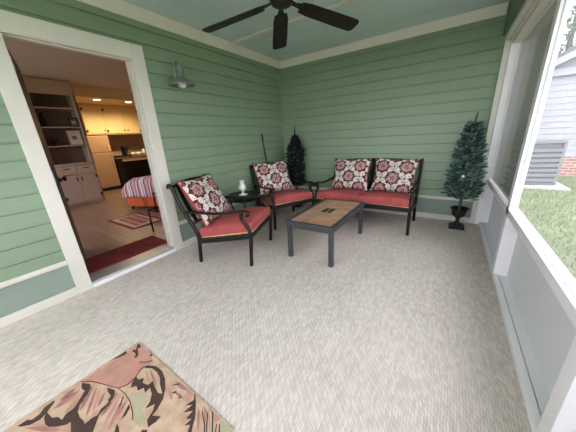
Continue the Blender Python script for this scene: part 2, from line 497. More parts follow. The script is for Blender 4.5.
# door casing and jamb
mb = MB()
for a, b in ((D0 - CW, D0), (D1, D1 + CW)): mb.box((0, a, 0), (.024, b, HC))
mb.box((0, D0, DH), (.024, D1, HC))
o = struct(mb.build('door_1', M_CREAM, bevel=.004))
mb = MB()
mb.box((-.14, D1, IZ), (.006, D1 + .02, DH)); mb.box((-.14, D0 - .02, IZ), (.006, D0, DH)); mb.box((-.14, D0, DH), (.006, D1, DH + .02))
mb.box((-.075, D1 - .014, IZ), (-.035, D1, DH)); mb.box((-.075, D0, DH - .014), (-.035, D1, DH))
mb.build('door_jamb', M_CREAM, o, bevel=.002)
mb = MB(); mb.box((.006, D1 - .010, .03), (.024, D1, DH)); mb.box((.006, D0, DH - .010), (.024, D1, DH)); mb.build('casing_bead', M_CREAM, o, bevel=.003)
mb = MB(); mb.box((.0, D0, 0), (.03, D1, .035)); mb.build('riser_board', M_WHITE, o, bevel=.003)
mb = MB(); mb.box((-.19, D0, .0), (.012, D1, .052)); mb.build('sill', M_SILL, o, bevel=.004)
# open door leaf: hinged on the left jamb and swung into the room
door = thing('entry_door', 'dark brown entry door swung open into the room at the left jamb', 'door', (-.135, D0 + .004, IZ + .012), 0)
door.rotation_euler = (0, 0, math.radians(180 - 15.0))
mb = MB(); mb.box((0, -.022, 0), (.83, .022, DH - IZ - .03)); mb.build('door_leaf', M_DARKWOOD, door, bevel=.003)
for y in (.19, .96, 1.80):
    mb = MB(); mb.tube([(-.012, -.026, y - .05), (-.012, -.026, y + .05)], .009, 8); mb.box((-.012, -.026, y - .045), (.03, -.0225, y + .045)); mb.build('hinge', M_SILL, door)
mb = MB()
mb.lathe([(.0, .0), (.026, 0), (.026, .006), (.010, .012), (.010, .03), (.024, .042), (.027, .055), (.018, .066), (0, .068)], (0,0,0), 14, M=Matrix.Rotation(PI/2, 4, 'X'))
mb.build('door_knob', M_IRON, door, True, loc=(.765, -.022, .875))

# ------------------------------------------------------------------ screen wall (right)
YP = [0.0, -1.39, -2.84, -4.29]          # far edges of the posts
BZ = 2.07
mb = MB(); mb.box((2.975, YF, 2.165), (W + .14, 0, ZC)); struct(mb.build('wall_right', M_BEAM, bevel=.004))
mb = MB(); mb.box((2.995, YF, 2.118), (W + .13, 0, 2.165)); mb.box((3.035, YF, BZ + .03), (W + .13, 0, 2.118)); mb.box((3.06, YF, BZ), (W + .13, 0, BZ + .03)); trim(mb, M_CREAM)
mb = MB(); mb.box((3.0, -.035, 0), (3.055, 0, 2.118)); trim(mb, M_CREAM)
mb = MB(); mb.box((3.055, -.045, 0), (W + .03, 0, BZ + .03)); mb.box((W + .03, -.02, 0), (W + .13, 0, BZ + .03)); trim(mb, M_WHITE)
for y in YP[1:] + [YF + .12]:
    mb = MB(); mb.box((W, y - .085, .03), (W + .05, y, BZ + .01)); mb.box((W + .02, y - .08, .03), (W + .094, y - .005, .545)); trim(mb, M_WHITE)
mb = MB(); mb.box((W, YF, .56), (W + .055, 0, .614)); mb.box((W + .02, YF, .545), (W + .10, 0, .575)); trim(mb, M_WHITE)
mb = MB(); mb.box((W, YF, 0), (W + .036, 0, .038)); trim(mb, M_WHITE)
mb = MB(); mb.box((W + .042, YF, -.06), (W + .16, 0, .032)); trim(mb, M_KICK)
mb = MB(); mb.box((W + .095, YF, .03), (W + .105, 0, .56)); struct(mb.build('wall_right_kick', M_KPANEL))
bays = [(-.045, -1.39), (-1.475, -2.84), (-2.925, -4.29), (-4.375, YF + .12)]
for i, (a, b) in enumerate(bays):
    mb = MB(); t = .012; x0, x1 = W + .022, W + .042
    mb.box((x0, b, .61), (x1, b + t, BZ)); mb.box((x0, a - t, .61), (x1, a, BZ)); mb.box((x0, b, .60), (x1, a, .618)); mb.box((x0, b, BZ - t), (x1, a, BZ))
    w = struct(mb.build('window_%d' % (i + 1), M_WHITE, bevel=.002))
    if i == 0:
        mb = MB(); mb.box((W + .030, b + t, .622), (W + .034, a - t, BZ - t)); mb.build('vinyl_pane', M_VINYL, w)
        mb = MB(); mb.box((W + .008, b, .615), (W + .022, b + .010, BZ)); mb.build('gasket', M_ACDK, w)
    else:
        mb = MB(); mb.box((W + .031, b + t, .622), (W + .033, a - t, BZ - t)); mb.build('insect_screen', M_SCREEN, w)

# ------------------------------------------------------------------ rug by the camera
def rug():
    RX, RY, LX, LY = 1.09, -3.452, .91, 1.52
    base = MB(); base.box((0, -LY, 0), (LX, 0, .009))
    m_base = plain('rug cream ground', (194, 168, 144), .95, var=.14, vscale=16, bmp=.3, spec=.1)
    nt_ = m_base.node_tree; b_ = nt_.nodes['Principled BSDF']; old = b_.inputs['Base Color'].links[0].from_socket
    nz = noise(nt_, objcoord(nt_, (1, 1.6, 1), (0, 0, .6)), 9.0, 4)
    nt_.links.new(mixc(nt_, ((nz - .48) * 5.0).mx(0.0).mn(.75), old, lin((180, 142, 124))), b_.inputs['Base Color'])
    m_pink = plain('rug dusty pink', (186, 140, 126), .95, var=.14, vscale=9, spec=.1)
    m_rose = plain('rug mauve rose', (166, 118, 114), .95, var=.2, vscale=14, spec=.1)
    m_dark = plain('rug dark brown', (78, 62, 58), .95, var=.15, vscale=9, spec=.1)
    m_line = plain('rug russet line', (112, 66, 50), .95, var=.1, spec=.1)
    m_sage = plain('rug pale sage', (172, 166, 140), .95, var=.1, vscale=9, spec=.1)
    shapes = []
    RUG_DATA = [('p',[(0.022,-0.009),(0.021,-0.32),(0.073,-0.281),(0.148,-0.248),(0.238,-0.214),(0.261,-0.173),(0.243,-0.129),(0.235,-0.066),(0.239,-0.021),(0.166,-0.009)]),('d',[(0.005,-0.164),(0.011,-0.106),(0.009,-0.082),(0.031,-0.085),(0.036,-0.099),(0.023,-0.132)]),('d',[(0.012,-0.011),(0.047,-0.008),(0.063,-0.021),(0.054,-0.03),(0.084,-0.042),(0.111,-0.052),(0.12,-0.07),(0.105,-0.076),(0.097,-0.06),(0.062,-0.057),(0.051,-0.063),(0.04,-0.053),(0.056,-0.042),(0.028,-0.024)]),('d',[(0.164,-0.001),(0.196,-0.002),(0.186,-0.021)]),('d',[(0.165,-0.073),(0.204,-0.051),(0.223,-0.024),(0.23,-0.028),(0.211,-0.053),(0.171,-0.076)]),('d',[(0.228,-0.074),(0.244,-0.052),(0.286,-0.032),(0.346,-0.028),(0.409,-0.045),(0.46,-0.071),(0.506,-0.108),(0.532,-0.153),(0.538,-0.18),(0.577,-0.158),(0.581,-0.183),(0.572,-0.216),(0.536,-0.203),(0.519,-0.167),(0.495,-0.145),(0.476,-0.184),(0.463,-0.154),(0.43,-0.128),(0.388,-0.117),(0.393,-0.145),(0.36,-0.135),(0.349,-0.161),(0.313,-0.152),(0.3,-0.175),(0.273,-0.158),(0.248,-0.126),(0.283,-0.131),(0.3,-0.107),(0.326,-0.125),(0.362,-0.115),(0.362,-0.088),(0.406,-0.099),(0.453,-0.107),(0.478,-0.097),(0.419,-0.078),(0.378,-0.057),(0.327,-0.048),(0.279,-0.052),(0.248,-0.071)]),('d',[(0.031,-0.314),(0.077,-0.291),(0.109,-0.297),(0.136,-0.317),(0.152,-0.343),(0.132,-0.35),(0.113,-0.333),(0.102,-0.321),(0.073,-0.326),(0.05,-0.322)]),('d',[(0.132,-0.35),(0.157,-0.34),(0.169,-0.361),(0.203,-0.378),(0.246,-0.381),(0.27,-0.376),(0.3,-0.377),(0.297,-0.348),(0.306,-0.327),(0.286,-0.307),(0.284,-0.281),(0.271,-0.254),(0.298,-0.272),(0.305,-0.301),(0.315,-0.325),(0.345,-0.346),(0.373,-0.367),(0.403,-0.384),(0.325,-0.435),(0.231,-0.412),(0.227,-0.429),(0.197,-0.459),(0.163,-0.48),(0.133,-0.485),(0.092,-0.481),(0.068,-0.466),(0.126,-0.459),(0.147,-0.441),(0.182,-0.434),(0.163,-0.414),(0.163,-0.387),(0.152,-0.372)]),('d',[(0.186,-0.247),(0.236,-0.228),(0.262,-0.237),(0.282,-0.253),(0.282,-0.271),(0.265,-0.27),(0.255,-0.253),(0.216,-0.253)]),('d',[(0.381,-0.218),(0.406,-0.223),(0.425,-0.25),(0.429,-0.273),(0.405,-0.246)]),('d',[(0.31,-0.217),(0.32,-0.217),(0.358,-0.25),(0.353,-0.253)]),('d',[(0.485,-0.33),(0.431,-0.291),(0.453,-0.291),(0.515,-0.31)]),('d',[(0.588,-0.263),(0.559,-0.237),(0.578,-0.223),(0.622,-0.24)]),('d',[(0.032,-0.561),(0.033,-0.531),(0.053,-0.517),(0.05,-0.488),(0.028,-0.469),(0.023,-0.431),(0.037,-0.429),(0.053,-0.448),(0.076,-0.471),(0.088,-0.494),(0.077,-0.528),(0.047,-0.557)]),('d',[(0.475,-0.042),(0.504,-0.013),(0.51,-0.017),(0.48,-0.045)]),('d',[(0.515,-0.066),(0.526,-0.045),(0.534,-0.054),(0.525,-0.066)]),('d',[(0.566,-0.063),(0.571,-0.049),(0.58,-0.06)]),('d',[(0.619,0.0),(0.632,0.003),(0.675,-0.033),(0.723,-0.07),(0.743,-0.096),(0.77,-0.125),(0.752,-0.136),(0.729,-0.101),(0.708,-0.119),(0.714,-0.082),(0.689,-0.097),(0.687,-0.057),(0.654,-0.089),(0.659,-0.043),(0.632,-0.066),(0.646,-0.024)]),('d',[(0.731,0.009),(0.743,0.011),(0.78,-0.009),(0.854,-0.07),(0.848,-0.073),(0.773,-0.012)]),('d',[(0.711,-0.015),(0.736,-0.042),(0.783,-0.065),(0.818,-0.093),(0.823,-0.09),(0.788,-0.062),(0.741,-0.039)]),('d',[(0.711,-0.015),(0.755,-0.028),(0.792,-0.059),(0.825,-0.088),(0.83,-0.086),(0.797,-0.056),(0.76,-0.025)]),('d',[(0.859,-0.066),(0.827,-0.032),(0.831,-0.029),(0.865,-0.063)]),('d',[(0.874,-0.057),(0.839,-0.025),(0.843,-0.022),(0.88,-0.052)]),('l',[(0.022,-0.316),(0.073,-0.281),(0.151,-0.25),(0.243,-0.216),(0.308,-0.208),(0.374,-0.212),(0.435,-0.227),(0.476,-0.242),(0.48,-0.239),(0.439,-0.223),(0.376,-0.208),(0.307,-0.204),(0.239,-0.213),(0.146,-0.247),(0.065,-0.278),(0.014,-0.315)]),('l',[(0.246,-0.215),(0.267,-0.179),(0.26,-0.135),(0.239,-0.099),(0.23,-0.1),(0.252,-0.135),(0.258,-0.179),(0.237,-0.215)]),('l',[(0.234,-0.103),(0.232,-0.074),(0.246,-0.058),(0.238,-0.056),(0.223,-0.073),(0.225,-0.102)]),('p',[(0.763,0.008),(0.835,0.003),(0.816,-0.034)]),('s',[(0.322,-0.179),(0.361,-0.166),(0.409,-0.147),(0.449,-0.157),(0.468,-0.194),(0.532,-0.205),(0.542,-0.237),(0.482,-0.238),(0.434,-0.216),(0.364,-0.206)]),('s',[(0.819,-0.007),(0.908,-0.007),(0.94,-0.013),(0.888,-0.048)]),('r',[(0.071,-0.334),(0.056,-0.363),(0.055,-0.396),(0.066,-0.427),(0.079,-0.442),(0.091,-0.42),(0.095,-0.388),(0.087,-0.356)]),('r',[(0.038,-0.343),(0.028,-0.362),(0.03,-0.383),(0.041,-0.404),(0.053,-0.413),(0.062,-0.398),(0.062,-0.377),(0.053,-0.357)]),('p',[(0.121,-0.339),(0.117,-0.361),(0.124,-0.387),(0.141,-0.41),(0.154,-0.42),(0.159,-0.403),(0.154,-0.379),(0.139,-0.355)]),('r',[(0.099,-0.284),(0.115,-0.311),(0.145,-0.338),(0.182,-0.36),(0.206,-0.371),(0.197,-0.352),(0.17,-0.325),(0.133,-0.3)]),('r',[(0.132,-0.276),(0.16,-0.302),(0.199,-0.33),(0.242,-0.354),(0.267,-0.363),(0.248,-0.344),(0.213,-0.318),(0.168,-0.293)]),('p',[(0.153,-0.268),(0.176,-0.291),(0.212,-0.311),(0.251,-0.33),(0.274,-0.337),(0.258,-0.322),(0.227,-0.3),(0.187,-0.28)]),('r',[(0.202,-0.262),(0.21,-0.278),(0.225,-0.293),(0.247,-0.306),(0.261,-0.312),(0.257,-0.301),(0.243,-0.286),(0.222,-0.27)]),('r',[(0.257,-0.221),(0.265,-0.25),(0.285,-0.281),(0.312,-0.309),(0.329,-0.322),(0.326,-0.301),(0.309,-0.271),(0.283,-0.24)]),('p',[(0.289,-0.219),(0.307,-0.252),(0.336,-0.288),(0.369,-0.32),(0.389,-0.333),(0.378,-0.31),(0.353,-0.277),(0.319,-0.242)]),('r',[(0.32,-0.217),(0.341,-0.249),(0.372,-0.283),(0.407,-0.313),(0.428,-0.327),(0.416,-0.304),(0.388,-0.272),(0.352,-0.239)]),('r',[(0.35,-0.215),(0.354,-0.233),(0.367,-0.253),(0.385,-0.27),(0.397,-0.278),(0.395,-0.265),(0.384,-0.245),(0.367,-0.227)]),('r',[(0.279,-0.063),(0.313,-0.076),(0.353,-0.086),(0.394,-0.093),(0.415,-0.093),(0.392,-0.084),(0.353,-0.073),(0.31,-0.065)]),('p',[(0.266,-0.08),(0.285,-0.091),(0.311,-0.1),(0.339,-0.105),(0.355,-0.106),(0.341,-0.097),(0.316,-0.087),(0.288,-0.081)]),('r',[(0.473,-0.024),(0.501,-0.029),(0.53,-0.028),(0.557,-0.022),(0.569,-0.013),(0.548,-0.008),(0.517,-0.008),(0.49,-0.014)]),('p',[(0.536,-0.009),(0.559,-0.018),(0.587,-0.023),(0.614,-0.022),(0.628,-0.017),(0.612,-0.01),(0.584,-0.005),(0.555,-0.006)]),('r',[(0.725,-0.016),(0.743,-0.034),(0.767,-0.052),(0.792,-0.068),(0.804,-0.075),(0.791,-0.063),(0.77,-0.045),(0.744,-0.028)]),('r',[(0.515,-0.055),(0.537,-0.058),(0.562,-0.057),(0.586,-0.054),(0.598,-0.049),(0.581,-0.046),(0.556,-0.046),(0.531,-0.049)]),('p',[(0.461,-0.058),(0.479,-0.071),(0.505,-0.08),(0.534,-0.086),(0.55,-0.086),(0.537,-0.075),(0.512,-0.065),(0.484,-0.058)]),('r',[(0.074,-0.544),(0.126,-0.521),(0.179,-0.493),(0.222,-0.462),(0.238,-0.446),(0.196,-0.463),(0.143,-0.492),(0.096,-0.522)]),('p',[(0.071,-0.526),(0.111,-0.51),(0.152,-0.488),(0.19,-0.465),(0.204,-0.454),(0.173,-0.466),(0.13,-0.487),(0.092,-0.51)]),('r',[(0.7,-0.033),(0.716,-0.052),(0.738,-0.071),(0.763,-0.087),(0.777,-0.093),(0.767,-0.079),(0.746,-0.061),(0.721,-0.043)]),('p',[(0.738,-0.009),(0.757,-0.025),(0.783,-0.042),(0.809,-0.057),(0.823,-0.062),(0.81,-0.051),(0.786,-0.033),(0.759,-0.018)])]
    lay = {'p': .0094, 's': .0096, 'r': .0098, 'l': .0102, 'd': .0104}
    for mi, key in enumerate('psrld'):
        for flip in (0, 1):
            for kk, poly in RUG_DATA:
                if kk != key: continue
                pts = []
                for (u, v) in poly:
                    u = min(max(u, .004), LX - .004); v = max(min(v, -.004), -LY + .004)
                    if flip: u, v = LX - u, -LY - v
                    pts.append((u, v, lay[key]))
                if flip and max(p[1] for p in pts) > -.80: continue
                ar = sum(pts[q-1][0] * pts[q][1] - pts[q][0] * pts[q-1][1] for q in range(len(pts)))
                base.add(pts if ar > 0 else pts[::-1], [tuple(range(len(pts)))], mi + 1)
    root = tag(base.build('rug', [m_base, m_pink, m_sage, m_rose, m_line, m_dark], recalc=False), 'beige rug with pink and brown leaf scrolls lying nearest the camera', 'rug')
    root.location = (RX, RY, 0); root.rotation_euler = (0, 0, math.radians(-1.8))
rug()

# ------------------------------------------------------------------ deep seating set
def slopez(x): return .262 + .15 * x       # top of the seat frame
def cushion(x0, x1, y0, y1, t, mat, parent):
    """boxy cushion with crowned faces, resting on the sloping frame"""
    mb = MB(); nx, ny = 12, 12
    def g(u, v, top):
        cx, cy = (x0 + x1) / 2, (y0 + y1) / 2
        px = cx + (x1 - x0) / 2 * u; py = cy + (y1 - y0) / 2 * v
        e = (1 - abs(u) ** 6) * (1 - abs(v) ** 6)
        z = slopez(px) + .006
        if top: z += t * (.72 + .28 * e) + .012 * (1 - u*u) * (1 - v*v)
        return (px, py, z)
    vs, fs = [], []
    for top in (0, 1):
        for i in range(nx + 1):
            for j in range(ny + 1):
                u = math.sin((i / nx * 2 - 1) * PI / 2); v = math.sin((j / ny * 2 - 1) * PI / 2)
                vs.append(g(u, v, top))
    S = (nx + 1) * (ny + 1); I = lambda i, j, k: k * S + i * (ny + 1) + j
    for k in (0, 1):
        for i in range(nx):
            for j in range(ny): fs.append((I(i,j,k), I(i+1,j,k), I(i+1,j+1,k), I(i,j+1,k)))
    for i in range(nx):
        fs.append((I(i,0,0), I(i+1,0,0), I(i+1,0,1), I(i,0,1))); fs.append((I(i,ny,0), I(i+1,ny,0), I(i+1,ny,1), I(i,ny,1)))
    for j in range(ny):
        fs.append((I(0,j,0), I(0,j+1,0), I(0,j+1,1), I(0,j,1))); fs.append((I(nx,j,0), I(nx,j+1,0), I(nx,j+1,1), I(nx,j,1)))
    mb.add(vs, fs)
    c = mb.build('seat_cushion', mat, parent, smooth=True, bevel=.012, seg=3)
    p = MB(); z = lambda x: slopez(x) + .012
    q = [(x0, y0), (x1, y0), (x1, y1), (x0, y1), (x0, y0)]
    p.tube([(x, y, z(x)) for x, y in q], .0065, 6); p.build('piping', M_PIPE, c, True)
    return c

def seat(root, w, ncush, gap_post=False):
    for y in (0, w):
        s = 1 if y == 0 else -1
        mb = MB(); mb.tube(cubic([(-.004, y, 0), (.012, y, .16), (.018, y, .30), (-.03, y, .43), (-.115, y, .60), (-.175, y, .78), (-.194, y, .829)]), .021, 6)
        mb.tube(cubic([(-.194, y, .829), (-.214, y, .842), (-.228, y, .832), (-.222, y, .815)], 4), [.021] * 9 + [.022] * 4, 6)
        mb.build('rear_leg', M_BRONZE, root, True)
        mb = MB(); mb.tube(cubic([(.588, y, 0), (.600, y, .16), (.612, y, .31), (.604, y, .39), (.567, y, .46), (.535, y, .52), (.540, y, .562)]), .0205, 6)
        mb.build('front_leg', M_BRONZE, root, True)
        mb = MB(); mb.tube(cubic([(-.085, y, .556), (.0, y, .566), (.18, y, .556), (.36, y, .560), (.50, y, .580), (.575, y, .588), (.612, y, .572), (.606, y, .548), (.586, y, .55)]), .025, 8, flat=.55)
        mb.build('armrest', M_BRONZE, root, True)
    mb = MB()
    za, zb = slopez(.0) - .02, slopez(.60) - .022
    for y in (0, w): mb.bar((.01, y, za), (.605, y, zb), .030, .052)
    mb.bar((.605, 0, zb), (.605, w, zb), .030, .058); mb.bar((.012, 0, za), (.012, w, za), .026, .04)
    for i in range(1, 6): mb.bar((.01 + .1 * i, 0, slopez(.01 + .1*i) - .012), (.01 + .1 * i, w, slopez(.01 + .1*i) - .012), .03, .008)
    mb.build('seat_frame', M_BRONZE, root, bevel=.004)
    mb = MB()
    mb.tube(cubic([(-.192, 0, .822), (-.198, w * .25, .838), (-.200, w * .5, .846), (-.198, w * .75, .838), (-.192, w, .822)], 5), .020, 6)
    mb.build('top_rail', M_BRONZE, root, True)
    mb = MB(); mb.tube([(-.03, 0, .43), (-.03, w, .43)], .013, 6); mb.build('bottom_rail', M_BRONZE, root, True)
    n = max(5, round(w / .115))
    for i in range(n):
        y = w * (i + 1) / (n + 1)
        mid = gap_post and abs(y - w / 2) < w / (n + 1) * .51
        mb = MB(); mb.tube(cubic([(-.03, y, .43), (-.112, y, .60), (-.168, y, .75), (-.199, y, .838)], 4), .030 if not mid else .05, 6, flat=.25)
        mb.build('slat', M_BRONZE, root)
    for i in range(ncush):
        a, b = w * i / ncush, w * (i + 1) / ncush
        cushion(.015, .622, a + (.017 if i == 0 else .003), b - (.017 if i == ncush - 1 else .003), .135, M_RED, root)

A1, O1 = math.atan2(.195, .553), (.533, -2.519)
A2, O2 = math.radians(-28), (.190, -1.112)
A3, O3 = math.radians(-90), (1.087, -.232)
ch1 = thing('armchair', 'red cushioned armchair beside the doorway, nearest the camera', 'armchair', (O1[0], O1[1], 0), A1, 'patio armchairs')
seat(ch1, .645, 1)
ch2 = copy_tree(ch1); ch2.location = (O2[0], O2[1], 0); ch2.rotation_euler = (0, 0, A2)
tag(ch2, 'red cushioned armchair in the far corner in front of the dark slim tree', 'armchair', 'patio armchairs')
lv = thing('loveseat', 'two seat loveseat with red cushions along the back wall', 'loveseat', (O3[0], O3[1], 0), A3)
seat(lv, 1.256, 2, True)

def make_pillow(w, h, t):
    n = 22
    vs, fs, ms = [], [], []
    def P(u, v, s):
        px = w / 2 * u * (1 - .10 * (1 - v*v)); py = h / 2 * v * (1 - .10 * (1 - u*u))
        d = max(0, (1 - u*u)) ** .42 * max(0, (1 - v*v)) ** .42
        return (px, py, s * (t / 2 * d + .008))
    for s in (1, -1):
        for i in range(n + 1):
            for j in range(n + 1): vs.append(P(i / n * 2 - 1, j / n * 2 - 1, s))
    S = (n + 1) ** 2; I = lambda i, j, k: k * S + i * (n + 1) + j
    mb = MB()
    mb.v = vs
    for k in (0, 1):
        for i in range(n):
            for j in range(n): mb.f.append([I(i,j,k), I(i+1,j,k), I(i+1,j+1,k), I(i,j+1,k)]); mb.m.append(k)
    for i in range(n):
        for j in (0, n): mb.f.append([I(i,j,0), I(i+1,j,0), I(i+1,j,1), I(i,j,1)]); mb.m.append(1)
        for j in (0, n): mb.f.append([I(j,i,0), I(j,i+1,0), I(j,i+1,1), I(j,i,1)]); mb.m.append(1)
    return mb
def pillow(label, O, A, yc, xs, zs, lean, w=.60, h=.53, t=.15, roll=0.0, yaw=0.0):
    """stands on the seat at (xs, yc, zs) in the seat's own frame and leans back"""
    o = make_pillow(w, h, t).build('throw_pillow', [M_PILLOW, M_PBACK], smooth=True)
    tag(o, label, 'pillow', 'medallion print throw pillows')
    c = Vector((xs - math.sin(lean) * h / 2, yc, zs + math.cos(lean) * h / 2))
    # pillow axes: local x -> seat +y, local y -> up and back, local z -> forward
    X = Vector((0, 1, 0)); Y = Vector((-math.sin(lean), 0, math.cos(lean))); Z = X.cross(Y)
    R = Matrix((X, Y, Z)).transposed().to_4x4()
    Mw = Matrix.Translation((O[0], O[1], 0)) @ Matrix.Rotation(A, 4, 'Z') @ Matrix.Translation(c) @ Matrix.Rotation(yaw, 4, 'Z') @ R @ Matrix.Rotation(roll, 4, 'Z')
    o.matrix_world = Mw
    return o
LEAN = math.radians(28)
pillow('medallion print pillow on the armchair beside the doorway', O1, A1, .285, .135, .415, LEAN, w=.575, h=.525)
pillow('medallion print pillow on the corner armchair', O2, A2, .300, .135, .415, LEAN, w=.60, h=.525)
pillow('left medallion print pillow on the loveseat', O3, A3, .318, .135, .412, math.radians(22), w=.585, h=.505, roll=math.radians(1))
pillow('right medallion print pillow on the loveseat', O3, A3, .945, .135, .412, math.radians(22), w=.575, h=.505, roll=math.radians(-2))

# coffee table
ct = thing('coffee_table', 'low coffee table with tan slate top and grey metal legs', 'coffee table', (1.575, -1.485, 0))
tx, ty = .272, .505
mb = MB()
mb.box((-tx, -ty, .388), (tx, -ty + .045, .42)); mb.box((-tx, ty - .045, .388), (tx, ty, .42)); mb.box((-tx, -ty + .045, .388), (-tx + .045, ty - .045, .42)); mb.box((tx - .045, -ty + .045, .388), (tx, ty - .045, .42))
mb.build('rim', M_TABLE, ct, bevel=.004)
mb = MB(); mb.box((-tx + .045, -ty + .045, .395), (tx - .045, ty - .045, .417)); top = mb.build('tabletop', M_TTOP, ct)
for sx in (-1, 1):
    for sy in (-1, 1):
        mb = MB(); mb.box((sx * (tx - .036) - .022, sy * (ty - .036) - .022, 0), (sx * (tx - .036) + .022, sy * (ty - .036) + .022, .388)); mb.build('leg', M_TABLE, ct, bevel=.003)
mb = MB(); e = .034
for sx in (-1, 1): mb.box((sx * (tx - e) - .008, -ty + e, .345), (sx * (tx - e) + .008, ty - e, .388))
for sy in (-1, 1): mb.box((-tx + e, sy * (ty - e) - .008, .345), (tx - e, sy * (ty - e) + .008, .388))
mb.build('apron', M_TABLE, ct, bevel=.002)
mb = MB(); mb.box((-.055, -.075, .417), (-.02, .075, .4215)); mb.box((.022, -.075, .417), (.05, .075, .4215)); mb.build('slot', M_TABLE2, ct)
mb = MB(); mb.box((-.02, -.075, .417), (.022, .075, .420)); mb.build('slot_plate', M_STEEL, ct)

# side table between the chairs with a hurricane lamp
st = thing('side_table', 'small round black metal side table between the two armchairs', 'side table', (.30, -1.53, 0))
mb = MB(); mb.lathe([(0, .498), (.205, .498), (.215, .505), (.212, .515), (.195, .512), (0, .510)], n=28); mb.build('tabletop', M_BRONZE, st, True)
mb = MB(); mb.lathe([(.188, .498), (.188, .435), (.180, .435), (.180, .498)], n=28, caps=False); mb.build('skirt', M_BRONZE, st, True)
mb = MB(); mb.lathe([(0, .205), (.15, .205), (.155, .212), (.15, .218), (0, .216)], n=24); mb.build('shelf', M_BRONZE, st, True)
for k in range(4):
    a = PI / 4 + k * PI / 2; c, s_ = math.cos(a), math.sin(a)
    mb = MB(); mb.tube(cubic([(.20 * c, .20 * s_, 0), (.165 * c, .165 * s_, .12), (.145 * c, .145 * s_, .26), (.19 * c, .19 * s_, .42), (.185 * c, .185 * s_, .50)]), .011, 6); mb.build('leg', M_BRONZE, st, True)
hl = thing('hurricane_lamp', 'small white glass hurricane lamp on the side table between armchairs', 'lamp', (.315, -1.55, .5115))
hl.scale = (1.15, 1.15, 1.12)
mb = MB(); mb.lathe([(0, 0), (.052, 0), (.054, .006), (.03, .014), (.012, .022), (.011, .038), (.022, .046), (0, .046)], n=20); mb.build('base', M_MILK, hl, True)
mb = MB(); mb.lathe([(.018, .044), (.036, .06), (.047, .085), (.044, .108), (.030, .130), (.024, .148), (.030, .168), (.034, .174), (.031, .174), (.021, .148), (.027, .13), (.041, .108), (.044, .085), (.033, .062), (.015, .046)], n=20); mb.build('globe', M_MILK, hl, True)

# ------------------------------------------------------------------ artificial trees
def fir(root, z0, z1, rfun, n, mats, len_, tip_share=.38):
    """needle sprigs set spirally round a stem: each sprig a bent fan of narrow blades"""
    mb = MB()
    for i in range(n):
        t = (i + random.random()) / n; z = z0 + (z1 - z0) * t; R = rfun(t)
        a = i * 2.399963 + random.uniform(-.3, .3); rr = R * math.sqrt(random.uniform(.15, 1.0))
        base = Vector((rr * .55 * math.cos(a), rr * .55 * math.sin(a), z - .02)); out = Vector((math.cos(a), math.sin(a), random.uniform(.15, .75))).normalized()
        L = len_ * random.uniform(.7, 1.25) * (.55 + .45 * min(1, R / .1))
        side = out.cross(Vector((0, 0, 1))).normalized(); up = side.cross(out)
        st_ = base + out * (rr * .45)
        mi = 1 if (random.random() < tip_share and rr > R * .6) else 0
        for k in range(9):
            f = k / 8.0; p = st_ + out * (L * f * .75)
            for sgn in (-1, 1):
                d = (out * .75 + side * sgn * random.uniform(.4, .9) + up * random.uniform(-.5, .6)).normalized(); l2 = L * .42 * (1 - .4 * f)
                w = side.cross(d); w = (w.normalized() if w.length > 1e-3 else up) * .0042
                mb.add([p - w, p + w, p + d * l2 + w * .4, p + d * l2 - w * .4], [(0, 1, 2, 3)], mi)
    return mb
def planter_urn(root, s=1.0):
    mb = MB(); mb.box((-.085*s, -.085*s, 0), (.085*s, .085*s, .028*s)); mb.box((-.07*s, -.07*s, .028*s), (.07*s, .07*s, .045*s)); mb.build('plinth', M_URN, root, bevel=.004)
    mb = MB(); mb.lathe([(.06*s, .045*s), (.048*s, .06*s), (.026*s, .085*s), (.022*s, .12*s), (.032*s, .14*s), (.062*s, .165*s), (.078*s, .20*s), (.076*s, .235*s), (.098*s, .262*s), (.1*s, .272*s), (.085*s, .27*s), (.07*s, .245*s), (0, .24*s)], n=22)
    return mb.build('urn', M_URN, root, True)
t1 = thing('artificial_tree', 'full blue green artificial fir in a black urn by the screen wall', 'tree', (2.852, -.285, 0), 0)
planter_urn(t1, 1.0)
mb = MB(); mb.tube([(0, 0, .24), (.002, 0, .7), (0, 0, 1.36)], [.017, .013, .004], 8); mb.build('trunk', M_BARK, t1, True)
fir(t1, .40, 1.30, lambda t: .165 * (1 - t) ** .62 + .022 if t > .08 else .12 + t, 900, None, .075).build('foliage', [M_FIR, M_FIRTIP], t1, recalc=False)
mb = MB(); mb.tube([(0, 0, 1.28), (.004, 0, 1.34), (.01, 0, 1.40)], [.012, .012, .005], 6); mb.build('leader', M_FIR, t1)
mb = MB(); mb.lathe([(0, -.016), (.011, -.012), (.016, 0), (.011, .012), (0, .016)], n=10); b_ = mb.build('bauble', M_ORN, t1, True, loc=(-.03, -.17, .70))
t2 = thing('artificial_tree', 'slim nearly black artificial fir standing in the back left corner', 'tree', (.39, -.235, 0), 0)
planter_urn(t2, .95)
mb = MB(); mb.tube([(0, 0, .22), (0, 0, .7), (0, 0, 1.36)], [.015, .012, .004], 8); mb.build('trunk', M_BARK, t2, True)
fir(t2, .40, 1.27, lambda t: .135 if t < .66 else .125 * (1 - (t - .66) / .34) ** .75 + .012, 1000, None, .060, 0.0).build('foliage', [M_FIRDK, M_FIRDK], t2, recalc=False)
mb = MB(); mb.tube([(0, 0, 1.22), (.003, 0, 1.32), (.006, 0, 1.43)], [.02, .012, .004], 6); mb.build('leader', M_FIRDK, t2)

